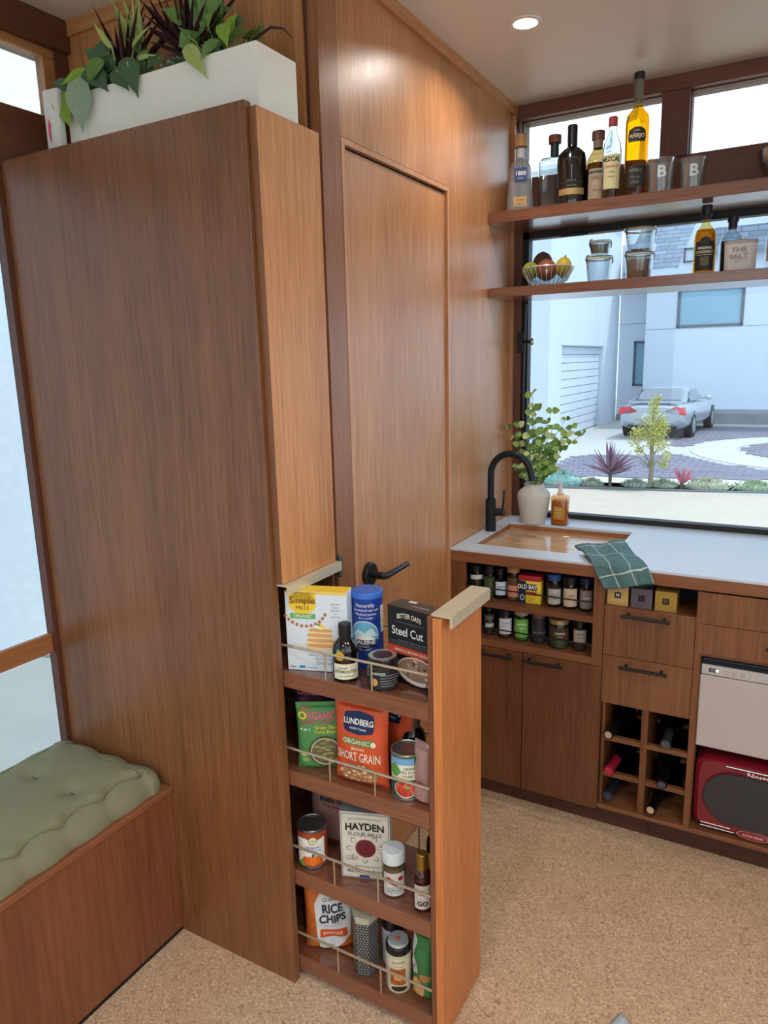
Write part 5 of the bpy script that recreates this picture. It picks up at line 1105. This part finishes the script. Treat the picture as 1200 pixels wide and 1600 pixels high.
def fc(P):
    P.rect(-.028, -.045, .028, .045, mat('d9cfb4', .5)); P.text('GOLDEN', .008, 0, .036, TX['brown']); P.text('hot cocoa', .006, 0, .026, TX['grey']); P.rect(-.022, -.026, .016, .018, mat('a8642c', .5, var=.6, scale=60), 'picture', 2); P.ell(0, -.004, .012, .008, mat('e0a85c', .5, var=.3, scale=90), 'picture', 4); P.ell(.0, -.036, .020, .007, mat('2a2622', .5), 'picture', 3)
bottle('cream_label_tub', 'clear-topped round tub with cream label and black lid at the front of the bottom shelf', (-.724, 1.289, S4), [(.029, 0), (.031, .004), (.031, .100), (.029, .106)], mat('c9bfa6', .4),
       cap=(mat('17161a', .25), .0305, .104, .122, .0300), labels=[(.031, .052, fc)], capname='lid')
t = bpy.data.objects['cream_label_tub']; obj('lid_disc', lathe(nb(), [(.026, .1225), (.024, .1290)], 28), mat('bfc4c8', .15, .3), t, label='shiny pale lid top'); obj('lid_mark', lathe(nb(), [(.006, .1292), (.006, .1296)], 12), TX['orange'], t)
bottle('dark_lid_tub', 'tub with a dark brown lid standing behind the cream-labelled tub', (-.770, 1.352, S4), [(.030, 0), (.032, .004), (.032, .100), (.030, .104)], mat('b7bcc4', .4), cap=(mat('2a2028', .3), .0315, .103, .128, .0305), labels=[(.032, .05, lambda P: (P.rect(-.03, -.04, .03, .04, mat('a8b4c4', .5)), P.text('COCOA', .012, 0, .01, TX['navy'])))], capname='lid')
t, P = carton('tan_carton', 'tan card packet standing at the back of the bottom rack shelf', (-.745, 1.405, S4), .060, .030, .150, mat('c9a684', .6), -.2, top=mat('d8bb9a', .6))
P.text('TEA', .012, .03, .135, TX['brown']); P.done()
mg = mat('3d7a46', .4, var=.25, scale=15)
t, P = pouch('cracker_bag', 'green and white snack bag with crackers pictured beside the rack front', (-.658, 1.300, S4), .062, .178, .050, mg, seed=51, wr=.006, pinch=.6, rz=-.35)
P.poly([(-.030, .172), (-.006, .150), (-.012, .105), (.004, .070), (-.018, .055), (-.030, .075)], mat('c8cfcc', .5), 'label', 1); P.ell(.0, .028, .020, .026, mat('c79a5e', .5, var=.3, scale=50), 'picture', 2); P.ell(.018, .062, .012, .012, mat('b98a50', .5, var=.3, scale=50), 'picture', 2)
P.text('thins', .010, -.012, .082, TX['black'], rot=1.2); P.done(); seal(t, .062, .178, mg)
#@@PART4
# ================================================================== OUTSIDE THE WINDOWS
GZ = -.66
STU = mat('d3dae2', .85, var=.03, scale=2); CONC = mat('b9b7b0', .85, var=.08, scale=6)
sb('ground', mat('a8a49a', .9, var=.12, scale=3), (-30, 25, -15, 40, GZ-.4, GZ-.03))
sb('ground_1', CONC, (-12, 12, 12.6, 26.5, GZ-.03, GZ))
def bedline(x): return 12.2+.21*(x+3.25)
def strip(name, m, off0, off1, z1, x0=-9, x1=8):
    bm = nb(); prism(bm, [(x0, bedline(x0)+off0), (x1, bedline(x1)+off0), (x1, bedline(x1)+off1), (x0, bedline(x0)+off1)], GZ-.03, z1, 'z')
    return struct(name, bm, m)
strip('ground_2', mat('bdae9c', .9, var=.12, scale=3), -8.5, -.05, GZ-.005)
strip('trim_31', mat('6f7276', .8), -.05, .03, GZ+.02)
strip('ground_3', mat('5f5a4c', .95, var=.4, scale=12), .03, .62, GZ+.0)
strip('trim_32', mat('cfccc2', .85, var=.05), .62, 1.15, GZ+.012)
# pavers outside the circular band
RC, RO, RI = Vector((1.35, 18.6)), 3.42, 2.42
PV = mat('7d7884', .85, var=.25, scale=1.2)
pv = nb(); cnt = 0
def in_pav(x, y):
    d = math.hypot(x-RC.x, y-RC.y)
    if d < RI: return True
    if d < RO: return False
    if x > -4.4+(.04*(y-14)) and 1.22+bedline(x) < y < 17.2+.35*min(0, x+2.1)-(1.2 if x > -2.1 else 0)*0: return True
    if x > -2.75 and 18.6 < y < 24.4: return True
    return False
yy = 13.2
row = 0
while yy < 24.5:
    xx = -4.6+(row % 2)*.15
    while xx < 3.2:
        if in_pav(xx, yy) and in_pav(xx+.29, yy+.19): box(pv, xx+.006, xx+.292, yy+.006, yy+.192, GZ, GZ+.014+random.uniform(0, .004)); cnt += 1
        xx += .30
    yy += .20; row += 1
o = struct('paving', pv, PV); o['kind'] = 'structure'
ring = nb(); n = 72
for i in range(n):
    a, b = 2*PI*i/n, 2*PI*(i+1)/n
    prism(ring, [(RC.x+r_*math.cos(t), RC.y+r_*math.sin(t)) for r_, t in ((RI, a), (RO, a), (RO, b), (RI, b))], GZ, GZ+.016, 'z')
bmesh.ops.remove_doubles(ring, verts=ring.verts, dist=.001)
struct('trim_33', ring, mat('c2c0ba', .85, var=.05))
# --- house opposite
hs = thing('white_house', 'white stucco house across the driveway with a grey shingled roof', 'house', (-2, 26.5, GZ))
MF = mat('4a5560', .5); HG = mat('7fa9b8', .12, var=.2, scale=1, coat=.5)
def hb(name, m, *bx, parent=hs, label=None, bev=0): return pb(name, m, parent, *bx, bev=bev, label=label)
hb('wall', STU, (-4.45, -3.497, 25.5, 27.5, GZ+.45, 4.22), (-1.56, 6, 25.5, 27.5, GZ+.45, 4.22), (-3.497, -1.56, 25.5, 27.5, GZ+.45, 2.37), (-3.497, -1.56, 25.5, 27.5, 3.60, 4.22))
hb('wall', STU, (-5.44, -4.93, 26.3, 27.5, GZ+.2, 5.2), (-4.93, -4.45, 26.3, 27.5, GZ+.2, .52), (-4.93, -4.45, 26.3, 27.5, 2.03, 5.2))
hb('plinth', mat('8d8f90', .9, var=.25, scale=5), (-4.46, 6, 25.42, 27.5, GZ, GZ+.44), (-5.44, -4.45, 26.25, 27.5, GZ, GZ+.19))
hb('joint', mat('8fa0ad', .8), (-4.45, -3.5, 25.494, 25.5, 2.355, 2.375), (-1.5, 6, 25.494, 25.5, 2.355, 2.375))
hb('joint', mat('8fa0ad', .8), (-5.45, -4.45, 26.294, 26.3, 2.60, 2.62), (-4.452, -4.446, 25.49, 25.5, GZ+.45, 4.22))
def fwin(x0, x1, z0, z1, y, fr=.09, mull=()):
    f = hb('window', MF, (x0, x0+fr, y-.03, y+.08, z0, z1), (x1-fr, x1, y-.03, y+.08, z0, z1), (x0, x1, y-.03, y+.08, z0, z0+fr), (x0, x1, y-.03, y+.08, z1-fr, z1), *[(x0+(x1-x0)*k-.02, x0+(x1-x0)*k+.02, y-.0, y+.06, z0, z1) for k in mull])
    me = box(nb(), x0+fr, x1-fr, y+.035, y+.05, z0+fr, z1-fr); o = obj('pane', me, HG, f); 
    for v in o.data.vertices: v.co -= Vector(hs.location)
fwin(-3.497, -1.56, 2.37, 3.60, 25.5)
hb('blind', mat('a9cdd2', .6), (-2.85, -1.65, 25.62, 25.64, 2.46, 3.2), parent=hs)
fwin(-4.93, -4.45, .52, 2.03, 26.3, .07)
SHG = None
def shingle():
    m = bpy.data.materials.new('shingle'); m.use_nodes = True; nt = m.node_tree; b = nt.nodes['Principled BSDF']; N = nt.nodes.new; L = nt.links.new
    tc = N('ShaderNodeTexCoord'); mp = N('ShaderNodeMapping'); mp.inputs['Scale'].default_value = (1, 1, 1); br_ = N('ShaderNodeTexBrick'); br_.inputs['Scale'].default_value = 1
    sx = N('ShaderNodeSeparateXYZ'); cx = N('ShaderNodeCombineXYZ'); L(tc.outputs['Object'], sx.inputs[0]); L(sx.outputs[0], cx.inputs[0]); L(sx.outputs[2], cx.inputs[1]); L(cx.outputs[0], br_.inputs['Vector'])
    br_.inputs['Color1'].default_value = lin('75808e'); br_.inputs['Color2'].default_value = lin('8f9aa8'); br_.inputs['Mortar'].default_value = lin('59636f'); br_.inputs['Mortar Size'].default_value = .012
    br_.inputs['Brick Width'].default_value = .45; br_.inputs['Row Height'].default_value = .16
    L(br_.outputs[0], b.inputs['Base Color']); b.inputs['Roughness'].default_value = .9; return m
SHG = shingle()
def slab(parent, name, pts, th, m):
    bm = nb(); a = [bm.verts.new(Vector(p)-Vector(parent.location)) for p in pts]; c = [bm.verts.new(Vector(p)-Vector(parent.location)+Vector((0, 0, -th))) for p in pts]
    bm.faces.new(a); bm.faces.new(list(reversed(c)))
    for i in range(4): j = (i+1) % 4; bm.faces.new((a[j], a[i], c[i], c[j]))
    return obj(name, bm, m, parent, smooth=False)
slab(hs, 'roof', [(-5.2, 25.35, 4.22), (6.2, 25.35, 4.22), (6.2, 31, 7.7), (-5.2, 31, 7.7)], .12, SHG)
hb('fascia', STU, (-4.6, 6.1, 25.28, 25.36, 3.98, 4.22))
# dormer with a slanted white side and its own roof strip
bm = nb(); prism(bm, [(-3.52, 4.18), (-2.85, 6.1), (3.5, 6.1), (3.5, 4.18)], 25.30, 25.38); obj('dormer_wall', bm, STU, hs, world=True)
slab(hs, 'dormer_roof', [(-2.75, 25.0, 4.55), (3.5, 25.0, 4.55), (3.5, 25.30, 5.30), (-2.50, 25.30, 5.30)], .05, SHG)
fwin(-3.36, -3.02, 4.36, 4.78, 25.27, .04)
# --- garage wing on the left
gw = thing('garage_wing', 'white garage wing on the left with a ribbed white garage door', 'garage', (-8, 22, GZ))
pb('wall', STU, gw, (-12, -5.45, 18.15, 19.30, GZ, 5.9), (-12, -5.45, 24.05, 26.2, GZ, 5.9), (-12, -5.45, 19.30, 24.05, 1.84, 5.9), (-12, -5.75, 19.3, 24.05, GZ, 1.84), bev=0)
slab(gw, 'roof', [(-12, 17.9, 6.0), (-5.25, 17.9, 6.0), (-5.25, 26.3, 6.0), (-12, 26.3, 6.0)], .1, STU)
for i in range(11):
    z0 = GZ+.02+i*(1.84-GZ-.02)/11
    pb('panel', STU, gw, (-5.60, -5.565, 19.32, 24.03, z0+.010, z0+(1.84-GZ-.02)/11-.010), bev=.004)
pb('door_backing', mat('aab4be', .8), gw, (-5.64, -5.605, 19.3, 24.05, GZ, 1.84), bev=0)
pb('door_lintel', mat('98a4ae', .8), gw, (-5.46, -5.44, 19.25, 24.1, 1.84, 1.87), bev=0)
# --- parked car
car = thing('parked_car', 'silver two-door coupe parked facing the white house', 'car', (-3.26, 20.15, GZ), rz=-.07)
CP = mat('b4bcc2', .3, .45, var=.02, coat=1.0); CG = mat('3d4d5c', .08, var=.05, coat=1); CD = mat('1a1c20', .6)
body = nb()
secs = [(.70, .19, 0, 3.5, 0, .66), (.80, .26, .05, 3.6, 0, .64), (.87, .345, .22, 3.8, 0, .60), (.895, .375, .60, 4, 0, .595), (.90, .365, 1.2, 4.2, 0, .585), (.90, .35, 2.4, 4.2, 0, .57), (.895, .335, 3.2, 4, 0, .555), (.88, .30, 3.9, 3.8, 0, .53), (.80, .23, 4.4, 3.2, 0, .47), (.62, .14, 4.62, 2.6, 0, .44)]
loft(body, secs, 36, 'y'); obj('body', body, CP, car)
cab = nb(); loft(cab, [(.74, .02, .55, 3, 0, .955), (.70, .12, .95, 3, 0, .99), (.63, .205, 1.45, 3.2, 0, 1.075), (.60, .235, 1.85, 3.4, 0, 1.105), (.60, .225, 2.3, 3.4, 0, 1.10), (.64, .14, 2.9, 3, 0, 1.01), (.72, .02, 3.45, 3, 0, .90)], 32, 'y'); obj('cabin', cab, CP, car)
def quad(pts, th=.012):
    bm = nb(); pts = [Vector(p) for p in pts]; n_ = (pts[1]-pts[0]).cross(pts[2]-pts[0]).normalized()*th
    a = [bm.verts.new(p) for p in pts]; c = [bm.verts.new(p+n_) for p in pts]; bm.faces.new(a); bm.faces.new(list(reversed(c)))
    for i in range(len(pts)): j = (i+1) % len(pts); bm.faces.new((a[j], a[i], c[i], c[j]))
    return bm
obj('rear_window', quad([(-.60, .64, 1.00), (.60, .64, 1.00), (.50, 1.32, 1.275), (-.50, 1.32, 1.275)], .02), CG, car)
for s_ in (1, -1): obj('side_window', quad([(s_*.735, 1.02, .965), (s_*.725, 2.95, .945), (s_*.635, 2.25, 1.245), (s_*.630, 1.50, 1.245)], .02*s_), CG, car)
obj('spoiler', loft(nb(), [(.66, .015, .10, 3, 0, 1.0), (.68, .022, .22, 3, 0, 1.005), (.66, .012, .32, 3, 0, .985)], 24, 'y'), CP, car)
TL = mat('d8283c', .25, coat=1)
for s_ in (1, -1):
    bm = nb(); prism(bm, [(s_*.82, .85), (s_*.86, .66), (s_*.56, .69), (s_*.36, .735), (s_*.40, .775), (s_*.58, .88)], .00, .22); obj('tail_light', bm, TL, car)
bm = nb(); box(bm, -.62, .62, .03, .2, .27, .36, .02); obj('lower_bumper', bm, CD, car)
bm = nb(); box(bm, -.26, .26, -.005, .03, .60, .70, .004); obj('plate', bm, mat('c9d2d8', .5), car)
for s_ in (1, -1):
    for y in (.95, 3.75):
        bm = nb(); loft(bm, [(.315, .315, s_*.70, 2, 0, 0), (.325, .325, s_*.74, 2), (.325, .325, s_*.885, 2), (.29, .29, s_*.905, 2)], 28, 'x', c=(0, y, .325)); w = obj('wheel', bm, CD, car)
        bm = nb(); loft(bm, [(.215, .215, s_*.89, 2), (.20, .20, s_*.912, 2)], 24, 'x', c=(0, y, .325)); obj('rim', bm, mat('b9c0c6', .3, .7), w)
        bm = nb(); loft(bm, [(.37, .37, s_*.885, 2), (.37, .37, s_*.895, 2)], 28, 'x', c=(0, y, .345)); obj('wheel_arch', bm, CD, car)
    bm = nb(); sphere(bm, (s_*.93, 2.62, .985), .09, 1.1, .7, .75); obj('mirror', bm, CP, car)
for s_ in (.42, -.42): obj('exhaust', loft(nb(), [(.04, .04, -.02, 2, s_, .30), (.04, .04, .1, 2, s_, .30)], 14, 'y'), CHROME, car)
# --- planting bed, colours greyed to imitate haze from the glass
def blades(name, lab, x, y, n, h, w, mt, spread=1.0, base=0, seed=1, stem=True):
    t = thing(name, lab, 'plant', (x, y, GZ)); rr = random.Random(seed)
    if stem: obj('stem', tube(nb(), [(0, 0, 0), (0, 0, max(base, .05)+.02)], .03, 8), mat('6b5a4a', .8), t)
    for i in range(n):
        a = rr.uniform(0, 2*PI); e = rr.uniform(.15, 1.35)*spread; L_ = h*rr.uniform(.75, 1.05)
        tip = Vector((math.cos(a)*math.sin(e)*L_, math.sin(a)*math.sin(e)*L_*.6, base+math.cos(min(e, 1.5))*L_))
        leaf(t, root_loc(t)+Vector((0, 0, base)), root_loc(t)+tip, w, 'blade', mt, toward=(rr.uniform(-.5, .5), -1, .3))
    return t
blades('cordyline', 'spiky purple cordyline in the bed outside the window', -2.65, 12.55, 34, .60, .045, mat('a98a98', .7, var=.3), seed=3, base=.22)
blades('cordyline', 'small bright pink cordyline in the bed outside the window', -1.53, 12.78, 16, .32, .04, mat('d88898', .7, var=.2), spread=.8, seed=4, base=.08)
tr = thing('shrub_tree', 'small yellow-green leafy shrub on a slim trunk in front of the car', 'plant', (-2.03, 12.75, GZ)); rr = random.Random(9)
obj('trunk', tube(nb(), [(0, 0, 0), (.02, 0, .4), (-.01, 0, .85), (0, 0, 1.35)], [.045, .038, .028, .008], 8), mat('9a9276', .8), tr)
bm = nb(); leaves_bm = nb()
for i in range(26):
    z = rr.uniform(.45, 1.4); a = rr.uniform(0, 2*PI); R_ = (.42 if z < 1.2 else .22)*rr.uniform(.5, 1); e = Vector((math.cos(a)*R_, math.sin(a)*R_, z+rr.uniform(0, .15)))
    tube(bm, [(0, 0, z-.15), e*.6+Vector((0, 0, z*.4)), e], [.008, .005, .003], 5)
BL = [(rr.uniform(-.26, .26), rr.uniform(-.15, .15), rr.uniform(.72, 1.12), rr.uniform(.08, .15)) for k in range(16)]+[(.07*rr.uniform(-1, 1), 0, 1.12+.09*k, .14-.022*k) for k in range(5)]+[(.24, 0, .55, .09), (.20, 0, .40, .08), (-.2, 0, .62, .07)]
for i in range(2300):
    bx_, by_, zc, R_ = rr.choice(BL); zc += rr.gauss(0, R_*.55)
    a = rr.uniform(0, 2*PI); q = R_*rr.random()**.5; p = Vector((bx_+q*math.cos(a), by_+q*math.sin(a), zc)); d = Vector((rr.uniform(-1, 1), rr.uniform(-1, 1), rr.uniform(-.6, 1))).normalized()*.036; s_ = d.cross(Vector((rr.random(), rr.random(), rr.random()+.1))).normalized()*.017
    leaves_bm.faces.new([leaves_bm.verts.new(p+k) for k in (Vector((0, 0, 0)), d*.5+s_, d, d*.5-s_)])
obj('branches', bm, mat('8d865f', .8), tr); obj('foliage', leaves_bm, mat('cdcb78', .7, var=.2, scale=8), tr, kind='stuff')
def mound(lab, x, y, w, h, m, seed):
    t = thing('ground_shrub', lab, 'plant', (x, y, GZ), group='low shrubs in the bed'); rr = random.Random(seed); bm = nb()
    for i in range(420):
        a = rr.uniform(0, 2*PI); e = rr.uniform(0, PI/2); p = Vector((w*math.cos(a)*math.cos(e), w*.35*math.sin(a)*math.cos(e), h*math.sin(e)))*rr.uniform(.6, 1); d = Vector((rr.uniform(-.6, .6)+p.x/w*.4, rr.uniform(-.6, .3), rr.uniform(.3, 1))).normalized()*.07; s_ = d.cross(Vector((rr.random(), rr.random(), .1))).normalized()*.010
        bm.faces.new([bm.verts.new(p+k) for k in (-s_, s_, d)])
    obj('foliage', bm, m, t, kind='stuff')
    bm = nb(); sphere(bm, (0, 0, h*.15), 1, w*.85, w*.28, h*.6, 16, 8); obj('core', bm, m, t)
GR = mat('b3bda4', .9, var=.3); GB = mat('9cc4b8', .9, var=.2)
mound('blue-green low shrub at the left of the bed', -3.45, 12.45, .38, .26, GB, 1)
mound('grey-green tuft between the purple cordyline and the shrub tree', -2.25, 12.68, .24, .12, GR, 2)
mound('grey-green tuft right of the shrub tree', -1.82, 12.80, .26, .13, GR, 3)
mound('grassy tuft right of the pink cordyline', -1.15, 12.88, .40, .18, mat('c4c4a8', .9, var=.3), 4)
mound('green tuft near the right edge of the window', -.45, 13.02, .35, .15, mat('b4c6a0', .9, var=.3), 5)
mound('blue-grey tuft beside the purple cordyline', -2.95, 12.52, .22, .12, GR, 6)
for i, (z0, z1) in enumerate(((7.60, 7.62), (7.37, 7.40), (7.13, 7.09))):
    o = obj('power_line', tube(nb(), [(-14, 22, z0-.1), (-3, 22, z0), (-1, 22, z1), (12, 22, z1-.1)], .007, 5), mat('b4bec8', .8)); tag(o, ['topmost', 'middle', 'lowest'][i]+' of the three overhead wires seen through the high window', 'cable')
nbw = thing('neighbour_wall', 'pale stucco wall of the neighbouring building outside the left windows', 'building', (-5.2, 1, GZ))
pb('wall', mat('dfe3e2', .9, var=.10, scale=14, bump=.6), nbw, (-5.4, -5.2, -9, 12, GZ, 4.2), bev=0)
pb('coping', CONC, nbw, (-5.45, -5.15, -9, 12, 4.201, 4.28), bev=0)
# pale cloth whose tip reaches the bottom of the picture
cl = nb(); g = {}
for i in range(21):
    for j in range(21):
        u, v = i/20, j/20; p = Vector((-.242, 1.500))+Vector((.11, -.12))*u+Vector((-.04, -.14))*v
        g[i, j] = cl.verts.new((p.x, p.y, .005+.014*math.sin(PI*min(.5, 3*min(u, v, 1-u, 1-v)))+.012*abs(noise.noise(Vector((u*5, v*5, 0))))+.004*noise.noise(Vector((u*18, v*18, 0)))))
for i in range(20):
    for j in range(20): cl.faces.new((g[i, j], g[i+1, j], g[i+1, j+1], g[i, j+1]))
co_ = obj('floor_cloth', cl, mat('c3cede', .95, var=.15, scale=300, bump=1)); co_.modifiers.new('thick', 'SOLIDIFY').thickness = .008; co_.modifiers['thick'].offset = 1
tag(co_, 'tip of a pale blue fluffy cloth on the cork floor at the bottom edge', 'cloth')
